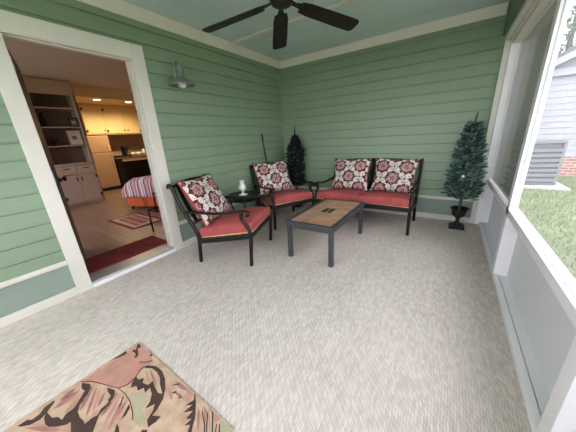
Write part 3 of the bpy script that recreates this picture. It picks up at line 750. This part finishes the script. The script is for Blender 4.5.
# two-legged stick leaning in the corner behind the chair
ps = thing('leaning_pole', 'thin reddish brown split pole with black tip leaning behind the corner armchair', 'pole', (.10, -.62, 0))
top_ = Vector((-.062, -.055, 1.30))
for q in ((.03, .10, 0), (.03, .0, 0)):
    mb = MB(); mb.tube([q, Vector(q).lerp(top_ + Vector((0, 0, -.10)), 1.0)], .0075, 8); mb.build('shaft', M_STICK, ps, True)
mb = MB(); mb.tube(cubic([top_ + Vector((0, 0, -.12)), top_ + Vector((0, 0, -.03)), top_ + Vector((.0, -.012, .0)), top_ + Vector((.004, -.022, -.012))], 4), [.011] * 7 + [.012] * 6, 8); mb.build('tip', M_BLACK, ps, True)

# ------------------------------------------------------------------ ceiling fan
fn = thing('ceiling_fan', 'five blade black brown ceiling fan hanging from the porch ceiling', 'ceiling fan', (1.48, -2.11, 0), math.radians(55))
mb = MB(); mb.lathe([(0, ZC), (.075, ZC), (.072, ZC - .03), (.04, ZC - .055), (0, ZC - .055)], n=24); mb.build('canopy', M_FAN, fn, True)
mb = MB(); mb.tube([(0, 0, ZC - .05), (0, 0, 2.35)], .013, 10); mb.build('downrod', M_FAN, fn, True)
mb = MB(); mb.lathe([(0, 2.365), (.05, 2.36), (.09, 2.34), (.112, 2.305), (.116, 2.26), (.105, 2.22), (.085, 2.195), (.075, 2.17), (.05, 2.158), (0, 2.156)], n=28); mb.build('motor_housing', M_FAN, fn, True)
bl = MB()
outl = [(.150, -.050), (.22, -.062), (.50, -.070), (.63, -.070), (.652, -.060), (.660, -.030), (.660, .030), (.652, .060), (.63, .070), (.50, .070), (.22, .062), (.150, .050)]
bl.prism(outl, 'z', -.004, .004)
br = MB(); br.bar((.075, 0, .012), (.16, 0, .0), .036, .008); br.add([(.12, -.02, .004), (.12, .02, .004), (.21, .042, .004), (.21, -.042, .004), (.12, -.02, .011), (.12, .02, .011), (.21, .042, .011), (.21, -.042, .011)], [(0,1,2,3),(7,6,5,4),(0,4,5,1),(1,5,6,2),(2,6,7,3),(3,7,4,0)])
b0 = bl.build('blade', M_FAN, fn, bevel=.002); i0 = br.build('blade_iron', M_FAN, b0, bevel=.002)
for k in range(5):
    if k == 0: b = b0
    else:
        b = b0.copy(); COL.objects.link(b); b.parent = fn
        c = i0.copy(); COL.objects.link(c); c.parent = b
    b.location = (0, 0, 2.19)
    b.rotation_euler = (Matrix.Rotation(k * 2 * PI / 5, 4, 'Z') @ Matrix.Rotation(math.radians(8.5), 4, 'Y') @ Matrix.Rotation(math.radians(-11), 4, 'X')).to_euler()

# ------------------------------------------------------------------ wall sconce right of the door
sc = thing('wall_lantern', 'galvanised barn style lantern on the green wall right of the doorway', 'lantern', (0.016, -2.115, 1.86))
mb = MB(); mb.lathe([(0, 0), (.055, 0), (.053, .014), (.03, .024), (0, .026)], (0, 0, .02), n=20, M=Matrix.Rotation(PI/2, 4, 'Y')); mb.build('wall_plate', M_GALV, sc, True)
mb = MB(); mb.tube(cubic([(.02, 0, .02), (.05, 0, .05), (.06, 0, .13), (.09, 0, .185), (.125, 0, .19), (.145, 0, .165)]), .010, 8); mb.build('arm', M_GALV, sc, True)
mb = MB(); mb.lathe([(0, .17), (.03, .17), (.04, .16), (.044, .15), (.044, .045), (.05, .036), (.085, .020), (.115, -.004), (.126, -.028), (.128, -.036), (.122, -.036), (.118, -.026), (.108, -.008), (.08, .012), (.04, .026), (0, .028)], (.145, 0, 0), 28); mb.build('shade', M_GALV, sc, True)
mb = MB(); mb.lathe([(.026, .026), (.03, .01), (.042, -.02), (.036, -.045), (.018, -.058), (0, -.06)], (.145, 0, 0), 16); mb.build('bulb', M_MILK, sc, True)
mb = MB()
for k in range(4):
    a = k * PI / 2 + .4
    mb.tube(cubic([(.145 + .06 * math.cos(a), .06 * math.sin(a), .012), (.145 + .056 * math.cos(a), .056 * math.sin(a), -.04), (.145, 0, -.078)], 5), .003, 5)
mb.build('guard', M_GALV, sc, True)

# ------------------------------------------------------------------ house interior seen through the doorway
IC = 2.555
XB = -6.05
mb = MB(); mb.box((XB, -4.9, -.1), (-.12, 2.0, IZ)); struct(mb.build('floor_inside', M_WOOD))
mb = MB(); mb.box((XB, -4.9, IC), (-.12, 2.0, IC + .08)); struct(mb.build('ceiling_inside', M_ICEIL))
mb = MB(); mb.box((XB - .1, -4.9, -.1), (XB, 2.0, IC)); struct(mb.build('wall_kitchen', M_IWALL))
mb = MB(); mb.box((XB, 2.0, -.1), (-.12, 2.1, IC)); struct(mb.build('wall_inside_far', M_IWALL))
mb = MB(); mb.box((XB, -5.0, -.1), (-3.9, -4.9, IC)); mb.box((-.9, -5.0, -.1), (-.12, -4.9, IC)); mb.box((-3.9, -5.0, -.1), (-.9, -4.9, .95)); mb.box((-3.9, -5.0, 2.25), (-.9, -4.9, IC)); struct(mb.build('wall_inside_near', M_IWALL))
mb = MB(); mb.box((-3.9, -5.0, .95), (-3.84, -4.88, 2.25)); mb.box((-.96, -5.0, .95), (-.9, -4.88, 2.25)); mb.box((-3.9, -5.0, .9), (-.9, -4.86, .96)); mb.box((-3.9, -5.0, 2.2), (-.9, -4.88, 2.26)); mb.box((-2.43, -5.0, .95), (-2.37, -4.88, 2.25)); struct(mb.build('window_5', M_CREAM))  # unseen window, put in to bring daylight into the dim room
mb = MB(); mb.box((-4.45, -4.9, IZ), (-4.33, -2.44, IC)); mb.box((-4.45, -2.44, IZ), (-4.42, -1.72, IC)); mb.box((-4.33, -4.9, IZ), (-3.98, -2.44, IC)); struct(mb.build('wall_partition', M_ICEIL))
mb = MB(); mb.box((-.14, -4.9, IZ), (-.121, D0 - .02, IC)); mb.box((-.14, D1 + .02, IZ), (-.121, 2.0, IC)); mb.box((-.14, D0 - .02, DH + .02), (-.121, D1 + .02, IC)); struct(mb.build('wall_inside_porch', M_IWALL))
mb = MB(); mb.box((-6.05, -1.70, 2.35), (-4.45, 2.0, 2.45)); mb.box((-4.56, -1.70, 2.4505), (-4.451, 2.0, IC)); sof = struct(mb.build('ceiling_soffit', M_KCAB))
mb = MB(); mb.box((-.62, -3.30, IZ), (-.20, -2.44, IZ + .012)); tag(mb.build('door_mat', M_MAT, bevel=.004), 'dark red mat just inside the open doorway', 'mat')

# built-in bookcase
bk = thing('bookcase', 'taupe built-in bookcase with cupboard doors below, seen through the doorway', 'bookcase', (-4.0, -2.08, IZ))
y0, y1 = -.34, .335
mb = MB()
for y in (y0 - .02, y1 - .005): mb.box((-.40, y, 0), (0, y + .025, 2.49))
mb.box((-.02, y0, 2.225), (0, y1, 2.49)); mb.box((-.02, y0 - .02, .89), (0.0, y0 + .015, 2.225)); mb.box((-.02, y1 - .03, .89), (0, y1 + .02, 2.225)); mb.box((-.40, y0, 0), (-.02, y1, .86))
mb.build('carcass', M_BOOK, bk, bevel=.002)
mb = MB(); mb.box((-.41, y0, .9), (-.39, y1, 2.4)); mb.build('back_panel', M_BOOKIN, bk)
for z in (1.265, 1.628, 1.988):
    mb = MB(); mb.box((-.39, y0 + .005, z - .02), (-.002, y1 - .005, z)); mb.build('shelf', M_BOOK, bk, bevel=.002)
mb = MB(); mb.box((-.40, y0 - .02, .86), (.025, y1 + .02, .895)); mb.build('worktop', M_BOOK, bk, bevel=.004)
for i in (0, 1):
    a, b = (y0 + .01, -.005) if i == 0 else (.0, y1 - .01)
    mb = MB(); mb.box((0, a, .67), (.018, b, .845)); d = mb.build('drawer', M_BOOK, bk, bevel=.004)
    mb = MB(); mb.bar((.028, (a+b)/2 - .055, .79), (.028, (a+b)/2 + .055, .79), .012, .014); mb.build('handle', M_IRON, d)
    mb = MB(); mb.box((0, a, .06), (.018, b, .655)); d = mb.build('door', M_BOOK, bk, bevel=.004)
    yk = b - .04 if i == 0 else a + .04
    mb = MB(); mb.bar((.028, yk, .52), (.028, yk, .61), .014, .014); mb.build('handle', M_IRON, d)
    yh = a + .015 if i == 0 else b - .015
    for z in (.18, .59): mb = MB(); mb.box((.016, yh - .018, z - .03), (.026, yh + .018, z + .03)); mb.build('hinge', M_IRON, d)
def frame(label, loc, w, h, mf, mp, mp2):
    r = thing('picture_frame', label, 'picture frame', loc, 0); r.rotation_euler = (0, math.radians(-8), 0); t = .02
    mb = MB()
    for a, b in (((0, -w/2, 0), (.018, -w/2 + t, h)), ((0, w/2 - t, 0), (.018, w/2, h)), ((0, -w/2, 0), (.018, w/2, t)), ((0, -w/2, h - t), (.018, w/2, h))): mb.box(a, b)
    mb.build('frame', mf, r, bevel=.002)
    mb = MB(); mb.box((.002, -w/2 + t, t), (.008, w/2 - t, h - t)); mb.build('mount', mp, r)
    mb = MB(); mb.box((.008, -w * .2, h * .38), (.010, w * .14, h * .62)); mb.build('print', mp2, r)
M_PAPER = plain('pale print paper', (216, 206, 190), .8); M_PRINT = plain('grey print', (120, 110, 104), .8)
frame('large pale framed print on the lower bookcase shelf', (-4.11, -1.895, 1.318), .235, .30, M_BOOK, M_PAPER, M_PRINT)
frame('small black framed picture on the middle bookcase shelf', (-4.11, -1.835, 1.681), .165, .185, M_IRON, M_PRINT, M_PAPER)
dk = MB()
for i in range(60):
    a = random.uniform(0, 2*PI); r = random.uniform(.01, .085); z = random.uniform(.05, .17) * (1 - r * 3); p = Vector((r * math.cos(a) * .7, r * math.sin(a), z))
    d = Vector((math.cos(a), math.sin(a), random.uniform(-.2, .6))) * .04; s_ = Vector((-math.sin(a), math.cos(a), 0)) * .012
    dk.add([p, p + d * .5 + s_, p + d, p + d * .5 - s_], [(0, 1, 2, 3)])
pp = thing('potted_plant', 'low dark trailing plant on the lower bookcase shelf', 'plant', (-4.17, -2.27, 1.3165))
dk.build('foliage', M_FIRDK, pp, recalc=False)
mb = MB(); mb.lathe([(0, 0), (.04, 0), (.055, .07), (.05, .07), (0, .06)], n=16); mb.build('pot', M_IRON, pp, True)
vs_ = MB(); vs_.lathe([(0, 0), (.03, 0), (.05, .06), (.052, .12), (.028, .19), (.022, .24), (.03, .26), (.026, .26), (0, .22)], n=18)
tag(vs_.build('vase', M_IRON, smooth=True, loc=(-4.14, -2.31, 1.679)), 'dark vase at the left end of the middle bookcase shelf', 'vase')

# kitchen
fr_ = thing('refrigerator', 'almond refrigerator left of the kitchen counter', 'refrigerator', (-5.36, -1.06, IZ))
mb = MB(); mb.box((-.62, -.27, .06), (-.05, .27, 1.49)); mb.build('body', M_FRIDGE, fr_, bevel=.008)
mb = MB(); mb.box((-.045, -.27, 1.05), (0, .27, 1.49)); d = mb.build('freezer_door', M_FRIDGE, fr_, bevel=.012)
mb = MB(); mb.bar((.02, .22, 1.08), (.02, .22, 1.24), .018, .018); mb.build('handle', M_KCAB, d)
mb = MB(); mb.box((-.045, -.27, .09), (0, .27, 1.04)); d = mb.build('fridge_door', M_FRIDGE, fr_, bevel=.012)
mb = MB(); mb.bar((.02, .22, .70), (.02, .22, 1.0), .018, .018); mb.build('handle', M_FRIDGE, d)
mb = MB(); mb.box((-.5, -.26, 0), (-.02, .26, .075)); mb.build('kick_grille', M_BLACK, fr_)
wc = thing('wall_cabinet', 'honey coloured wall cabinets with dark knobs above the kitchen counter', 'cabinet', (-5.5, 0, 1.575))
mb = MB(); mb.box((-.5, -1.20, 0), (-.02, 1.2, .775)); mb.build('body', M_KCAB, wc)
edges = [-1.195, -.715, -.215, .225, .68, 1.19]
for i in range(5):
    a, b = edges[i] + .003, edges[i+1] - .003
    mb = MB(); mb.box((-.02, a, .025), (0, b, .755)); d = mb.build('door', M_KCAB, wc, bevel=.004)
    left = i in (0, 1, 4)
    mb = MB(); mb.lathe([(0, 0), (.014, 0), (.018, .02), (0, .028)], n=10, M=Matrix.Rotation(PI/2, 4, 'Y')); mb.build('knob', M_IRON, d, loc=(0, b - .045 if left else a + .045, .11))
    for z in (.09, .64): mb = MB(); yh = a + .02 if left else b - .02; mb.box((-.002, yh - .02, z - .03), (.008, yh + .02, z + .03)); mb.build('hinge', M_IRON, d)
kc = thing('kitchen_counter', 'kitchen counter with dark recess below, behind the striped throw', 'counter', (-5.3, 0, IZ))
mb = MB(); mb.box((-.70, -.76, .84), (0, 1.9, .88)); mb.build('worktop', M_BOOKIN, kc, bevel=.004)
mb = MB(); mb.box((-.04, -.60, .76), (-.012, 1.9, .84)); mb.build('apron', M_FRIDGE, kc)
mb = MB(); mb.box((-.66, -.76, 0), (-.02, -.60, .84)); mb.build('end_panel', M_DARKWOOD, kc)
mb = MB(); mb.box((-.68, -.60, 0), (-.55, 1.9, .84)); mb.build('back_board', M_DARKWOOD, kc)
zt = IZ + .8805
def lath(name, prof, loc, m, label, cat): return tag((lambda q: q.build(name, m, smooth=True, loc=loc))(MB().lathe(prof, n=16)), label, cat)
mb = MB(); mb.box((-.13, -.14, 0), (.13, .13, .05)); tag(mb.build('stove_tray', M_BLACK, loc=(-5.45, -.58, zt), bevel=.008), 'flat black tray at the left end of the kitchen counter', 'tray')
km = thing('coffee_maker', 'black coffee maker on the kitchen counter beside the refrigerator', 'coffee maker', (-5.62, -.33, zt))
mb = MB(); mb.box((-.1, -.08, 0), (.1, .08, .03)); mb.box((-.1, -.08, .03), (-.02, .08, .27)); mb.box((-.1, -.08, .22), (.09, .08, .31)); mb.build('body', M_BLACK, km, bevel=.01)
mb = MB(); mb.lathe([(0, .032), (.05, .032), (.062, .09), (.05, .16), (.045, .18), (0, .18)], (.04, 0, 0), 16); mb.build('carafe', M_BLACK, km, True)
lath('jar', [(0, 0), (.05, 0), (.056, .05), (.05, .11), (.03, .12), (0, .125)], (-5.28 - .06, -.37, zt), M_STICK, 'brown lidded jar on the kitchen counter in front of coffee maker', 'jar')
bowl = [(0, 0), (.04, 0), (.075, .05), (.088, .11), (.08, .11), (.06, .05), (0, .02)]
lath('bowl', bowl, (-5.40, -.235, zt), M_MILK, 'white bowl next to the brown jar on the kitchen counter', 'bowl')
lath('bowl', bowl, (-5.40, -.05, zt), M_MILK, 'white bowl farther from the brown jar, beside the white canister', 'bowl')
lath('canister', [(0, 0), (.05, 0), (.05, .17), (.03, .18), (.02, .2), (0, .2)], (-5.40, .10, zt), M_MILK, 'tall white canister on the kitchen counter right of the bowls', 'canister')
lath('bottle', [(0, 0), (.05, 0), (.052, .16), (.02, .2), (.018, .26), (0, .26)], (-5.38, .215, zt), M_BLACK, 'dark bottle beside the white canister on the kitchen counter', 'bottle')
# downlights
M_LAMP = emit('warm downlight lens', (255, 226, 178), 4.0)
for i, y in enumerate((-1.06, -.34)):
    d = thing('downlight', ('recessed downlight above the refrigerator end of the kitchen', 'recessed downlight nearer the doorway jamb above the kitchen')[i], 'ceiling light', (-4.72, y, 2.35), 0, 'kitchen downlights')
    mb = MB(); mb.lathe([(.075, 0), (.095, 0), (.093, -.006), (.075, -.008), (.075, 0)], n=24, caps=False); mb.build('trim_ring', M_KCAB, d, True)
    mb = MB(); mb.lathe([(.074, -.002), (.074, -.005)], n=24); mb.build('lens', M_LAMP, d)
    l = bpy.data.lights.new('downlight_lamp', 'SPOT'); l.energy = 17; l.color = (1.0, .76, .44); l.spot_size = math.radians(165); l.spot_blend = .8; l.shadow_soft_size = .06
    lo = bpy.data.objects.new('lamp', l); COL.objects.link(lo); lo.parent = d; lo.location = (0, 0, -.03)

# ottoman with striped throw
AO = math.atan2(.23, .63)
ot = thing('ottoman', 'orange red upholstered ottoman under the striped throw inside the room', 'ottoman', (-2.49, -1.89, IZ), AO)
mb = MB(); mb.box((0, 0, .055), (.95, .75, .40)); mb.build('body', M_TERRA, ot, bevel=.03, seg=3)
mb = MB()
for x in (.40, .46): mb.tube([(x, -.004, .07), (x, -.004, .39)], .007, 6)
mb.build('welt', M_TERRA2, ot, True)
for x in (.05, .90):
    for y in (.06, .69): mb = MB(); mb.lathe([(0, 0), (.02, 0), (.03, .056), (0, .056)], (x, y, 0), 12); mb.build('foot', M_IRON, ot)
th = MB(); nx, ny = 16, 22
vs, fs = [], []
for i in range(nx + 1):
    u = i / nx
    for j in range(ny + 1):
        v = j / ny
        x = -.035 + u * 1.02
        hgt = .40 + .20 * min(1, max(0, (u + .02) / .28)) ** .6 + .05 * u
        s_ = v * 1.35
        drop = .43 if True else 0
        # path: hem in front, up the front, over the rounded edge, across the top
        if s_ < .30: y, z = -.03 - .012 * math.sin(u * 21), .255 + s_ * (hgt - .10 - .255) / .30
        elif s_ < .50:
            a = (s_ - .30) / .20 * PI / 2; y, z = -.03 + .10 * (1 - math.cos(a)), hgt - .10 + .10 * math.sin(a)
        else: y, z = .07 + (s_ - .50) * .78, hgt - .03 * (s_ - .5)
        vs.append((x, y, z))
for i in range(nx):
    for j in range(ny): a = i * (ny + 1) + j; fs.append((a, a + ny + 1, a + ny + 2, a + 1))
th.add(vs, fs)
tw = th.build('throw_blanket', M_STRIPE, smooth=True)
tw.location = (-2.49, -1.89, IZ); tw.rotation_euler = (0, 0, AO)
sd = tw.modifiers.new('solid', 'SOLIDIFY'); sd.thickness = .012
tag(tw, 'mauve and white striped throw draped over the orange ottoman', 'blanket')
mb = MB(); mb.box((.0, .01, .40), (.94, .74, .52)); mb.build('seat_pad', M_TERRA, ot, bevel=.05, seg=3)

# small black iron stand just inside the right jamb
sd_ = thing('metal_stand', 'thin black iron stand just inside the right door jamb', 'stand', (-.77, -2.335, IZ), math.radians(10))
for (x, y, h) in ((0, 0, .33), (.42, 0, .62), (0, .36, .33), (.42, .36, .62), (.17, .0, .58)):
    mb = MB(); mb.tube([(x, y, 0 if x != .17 else .31), (x, y, h * .5 if x != .17 else .44), (x, y, h)], .011, 8); mb.build('leg' if x != .17 else 'upright', M_IRON, sd_, True)
mb = MB(); mb.tube([(0, 0, .32), (.42, 0, .32), (.42, .36, .32), (0, .36, .32), (0, 0, .32)], .010, 6); mb.build('rail', M_IRON, sd_)
mb = MB(); mb.tube([(.17, 0, .57), (.42, 0, .60), (.42, .36, .60)], .010, 6); mb.build('top_rail', M_IRON, sd_)
# rug in the room
rr_ = MB(); rr_.box((-2.05, -2.44, IZ), (-1.16, -1.93, IZ + .008), 0); rr_.box((-2.0, -2.39, IZ + .008), (-1.21, -1.98, IZ + .009), 1); rr_.box((-1.92, -2.33, IZ + .009), (-1.29, -2.04, IZ + .010), 2)
for i in range(6):
    for j in range(2): rr_.lathe([(0, 0), (.032, 0), (0, .0008)], (-1.86 + i * .10, -2.255 + j * .14, IZ + .010), 6, 1)
tag(rr_.build('rug', [plain('small rug red border', (140, 58, 52), .95), plain('small rug cream band', (206, 178, 150), .95), plain('small rug brick field', (170, 96, 84), .95)]), 'small red and cream bordered rug on the wood floor inside', 'rug')

# ------------------------------------------------------------------ outdoors
mb = MB(); mb.box((-20, -30, GZ - .3), (45, 45, GZ)); struct(mb.build('ground', M_LAWN))
g = MB()
for i in range(16000):
    x = 3.45 + abs(random.gauss(0, 1.6)); y = random.uniform(-3.2, 5.3)
    if x < 4.2 and y > 4.8: continue
    if 3.62 < x < 4.92 and 3.38 < y < 4.66: continue
    a = random.uniform(0, 2 * PI); h = random.uniform(.025, .07); w = .006; dx, dy = math.cos(a), math.sin(a); ln = random.uniform(.0, .05)
    g.add([(x - dx * w, y - dy * w, GZ), (x + dx * w, y + dy * w, GZ), (x - dy * ln, y + dx * ln, GZ + h)], [(0, 1, 2)])
go = g.build('grass', M_GRASS, recalc=False); go['kind'] = 'stuff'; go['label'] = 'short green lawn grass outside the screen wall'; go['category'] = 'grass'

def lap(mb, x0, x1, y, z0, z1, pitch=.15, mi=0):
    z = z0
    while z < z1 - 1e-4:
        e = min(z1, z + pitch); mb.add([(x0, y - .012, z), (x1, y - .012, z), (x1, y, e), (x0, y, e), (x0, y, z), (x1, y, z)], [(0, 1, 2, 3), (4, 5, 1, 0)], mi); z = e
ga = thing('garage', 'white sided outbuilding with brick base and grey gable beyond the lawn', 'building', (4.2, 5.7, GZ))
mb = MB(); mb.box((0, .0, .5), (7.4, 6, 2.52)); lap(mb, 0, 7.4, -.002, .5, 2.52); mb.build('wall', M_GWALL, ga, recalc=False)
mb = MB(); mb.box((-.01, -.03, 0), (7.41, 6, .5)); mb.build('brick_base', M_BRICK, ga)
mb = MB(); mb.prism([(-.0, 2.52), (7.4, 2.52), (3.7, 4.35)], 'y', -.005, .2); mb.build('gable', M_GABLE, ga)
mb = MB(); mb.box((-.04, -.10, 2.50), (7.6, 0, 2.66)); mb.build('fascia', M_GWALL, ga)
mb = MB(); mb.bar((-.03, -.22, 2.62), (3.7, -.22, 4.48), .05, .20); mb.bar((7.85, -.22, 2.42), (3.7, -.22, 4.48), .05, .20); mb.build('rake_board', M_GWALL, ga)
mb = MB(); mb.prism([(-.05, 2.66), (3.7, 4.53), (7.9, 2.45), (7.9, 2.53), (3.7, 4.63), (-.05, 2.75)], 'y', -.25, 6.2); mb.build('roof', M_GROOF, ga)

ac = thing('air_conditioner', 'grey outdoor air conditioner on a concrete pad by the white building', 'air conditioner', (4.27, 4.02, GZ + .05), math.radians(14))
s = .38; hh = .98
mb = MB(); mb.box((-s + .03, -s + .03, .05), (s - .03, s - .03, hh - .06)); mb.build('coil', M_ACDK, ac)
mb = MB(); mb.box((-s, -s, 0), (s, s, .06)); mb.build('base_pan', M_ACDK, ac, bevel=.01)
mb = MB(); mb.box((-s, -s, hh - .07), (s, s, hh - .02)); mb.box((-s + .04, -s + .04, hh - .02), (s - .04, s - .04, hh)); mb.build('lid', M_AC, ac, bevel=.012)
for sx in (-1, 1):
    for sy in (-1, 1): mb = MB(); mb.box((sx * (s - .03) - .03, sy * (s - .03) - .03, .05), (sx * (s - .03) + .03, sy * (s - .03) + .03, hh - .06)); mb.build('corner_post', M_AC, ac, bevel=.01)
for i in range(7):
    z = .12 + i * .108
    mb = MB()
    for p, q in (((-s + .05, -s, z), (s - .05, -s, z)), ((-s + .05, s, z), (s - .05, s, z)), ((-s, -s + .05, z), (-s, s - .05, z)), ((s, -s + .05, z), (s, s - .05, z))): mb.bar(p, q, .02, .062)
    mb.build('louver', M_AC, ac)
mb = MB(); mb.box((3.66, 3.42, GZ), (4.88, 4.62, GZ + .05)); tag(mb.build('concrete_pad', M_CONC, bevel=.008), 'flat concrete pad under the outdoor air conditioner', 'pad')

# grey wing of the house seen through the hazy first bay
wg = thing('house_wing', 'grey sided house wing with white corner board beyond the first window', 'building', (-.6, 4.9, GZ))
mb = MB(); mb.box((0, 0, 0), (4.66, 4.5, 3.1)); lap(mb, 0, 4.66, -.002, .1, 3.1); mb.build('wall', M_WING, wg, recalc=False)
mb = MB(); mb.box((4.57, -.03, 0), (4.67, .08, 3.1)); mb.build('corner_board', M_GWALL, wg)
mb = MB(); mb.box((0, -.03, .90), (4.57, 0, .97)); mb.build('band_board', M_GWALL, wg)
mb = MB(); mb.box((-.3, -.3, 3.05), (4.69, 4.8, 3.2)); mb.prism([(-.3, 3.2), (4.8, 3.2), (2.2, 4.6)], 'x', -.3, 4.69); mb.build('roof', M_GROOF, wg)
lt_ = thing('porch_light', 'small white light fixture on the grey house wing', 'light', (3.80, 4.86, 1.82))
mb = MB(); mb.box((-.07, -.03, -.04), (.07, .02, .12)); mb.build('back_plate', M_GWALL, lt_); mb = MB(); mb.box((-.05, -.12, -.02), (.05, -.03, .08)); mb.build('lantern', M_MILK, lt_, bevel=.01)

def leaf_tree(label, loc, h, r, n):
    t = thing('tree', label, 'tree', loc)
    mb = MB(); mb.tube(cubic([(0, 0, 0), (.1, 0, h * .25), (-.05, .1, h * .55), (0, 0, h * .85)]), [.22 - .15 * i / 18 for i in range(19)], 8); mb.build('trunk', M_BARK, t, True)
    mb = MB()
    for i in range(n):
        a, b = random.uniform(0, 2*PI), math.acos(random.uniform(-1, 1)); q = random.uniform(.35, 1) ** .5
        c = Vector((r * q * math.sin(b) * math.cos(a), r * q * math.sin(b) * math.sin(a), h * .68 + r * .9 * q * math.cos(b)))
        u = Vector((random.gauss(0,1), random.gauss(0,1), random.gauss(0,1))).normalized(); w = u.orthogonal().normalized(); s_ = random.uniform(.08, .2)
        mb.add([c - u * s_, c + w * s_ * .5, c + u * s_, c - w * s_ * .5], [(0, 1, 2, 3)])
    mb.build('foliage', M_LEAF, t, recalc=False)
leaf_tree('tall leafy tree rising behind the white building', (7.2, 16.5, GZ), 10, 3.3, 3200)
leaf_tree('leafy tree behind the grey house wing', (-.5, 15.5, GZ), 9, 3.2, 3000)

# ------------------------------------------------------------------ daylight
wd = bpy.data.worlds.new('overcast'); scene.world = wd; wd.use_nodes = True
nt = wd.node_tree; bg = nt.nodes['Background']
t = nt.nodes.new('ShaderNodeTexCoord'); n = nt.nodes.new('ShaderNodeTexNoise'); n.inputs['Scale'].default_value = 2.5; n.inputs['Detail'].default_value = 4
nt.links.new(t.outputs['Generated'], n.inputs['Vector'])
k = ((N(nt, n.outputs['Fac']) - .4) * 3.0).mx(0.0).mn(1.0)
nt.links.new(mixc(nt, k, (.86, .90, 1.0, 1), (1.0, .97, .97, 1)), bg.inputs[0])
bg.inputs[1].default_value = 1.55
su = bpy.data.lights.new('sun', 'SUN'); su.energy = .25; su.angle = math.radians(25); su.color = (1, .97, .92)
so = bpy.data.objects.new('sun', su); COL.objects.link(so); so.rotation_euler = (math.radians(35), math.radians(12), math.radians(20))

# ------------------------------------------------------------------ camera
F = 238.4963; yaw, pit, rol = .5955, .3206, -.0550
fw = Vector((-math.sin(yaw) * math.cos(pit), math.cos(yaw) * math.cos(pit), -math.sin(pit)))
r = fw.cross(Vector((0, 0, 1))).normalized(); u = r.cross(fw)
r2 = r * math.cos(rol) + u * math.sin(rol); u2 = -r * math.sin(rol) + u * math.cos(rol)
cd = bpy.data.cameras.new('camera'); cd.sensor_fit = 'HORIZONTAL'; cd.sensor_width = 36; cd.lens = F * 36 / 576; cd.clip_start = .05; cd.clip_end = 300
co = bpy.data.objects.new('camera', cd); COL.objects.link(co)
R = Matrix((r2, u2, -fw)).transposed().to_4x4()
co.matrix_world = Matrix.Translation((2.6535, -3.9135, 1.2475)) @ R
scene.camera = co
scene.view_settings.view_transform = 'Standard'; scene.view_settings.look = 'None'; scene.view_settings.gamma = 1; scene.view_settings.use_curve_mapping = False
scene.view_settings.exposure = 2.1
scene.cycles.max_bounces = 10; scene.cycles.diffuse_bounces = 6; scene.cycles.transparent_max_bounces = 16
scene.cycles.use_denoising = True
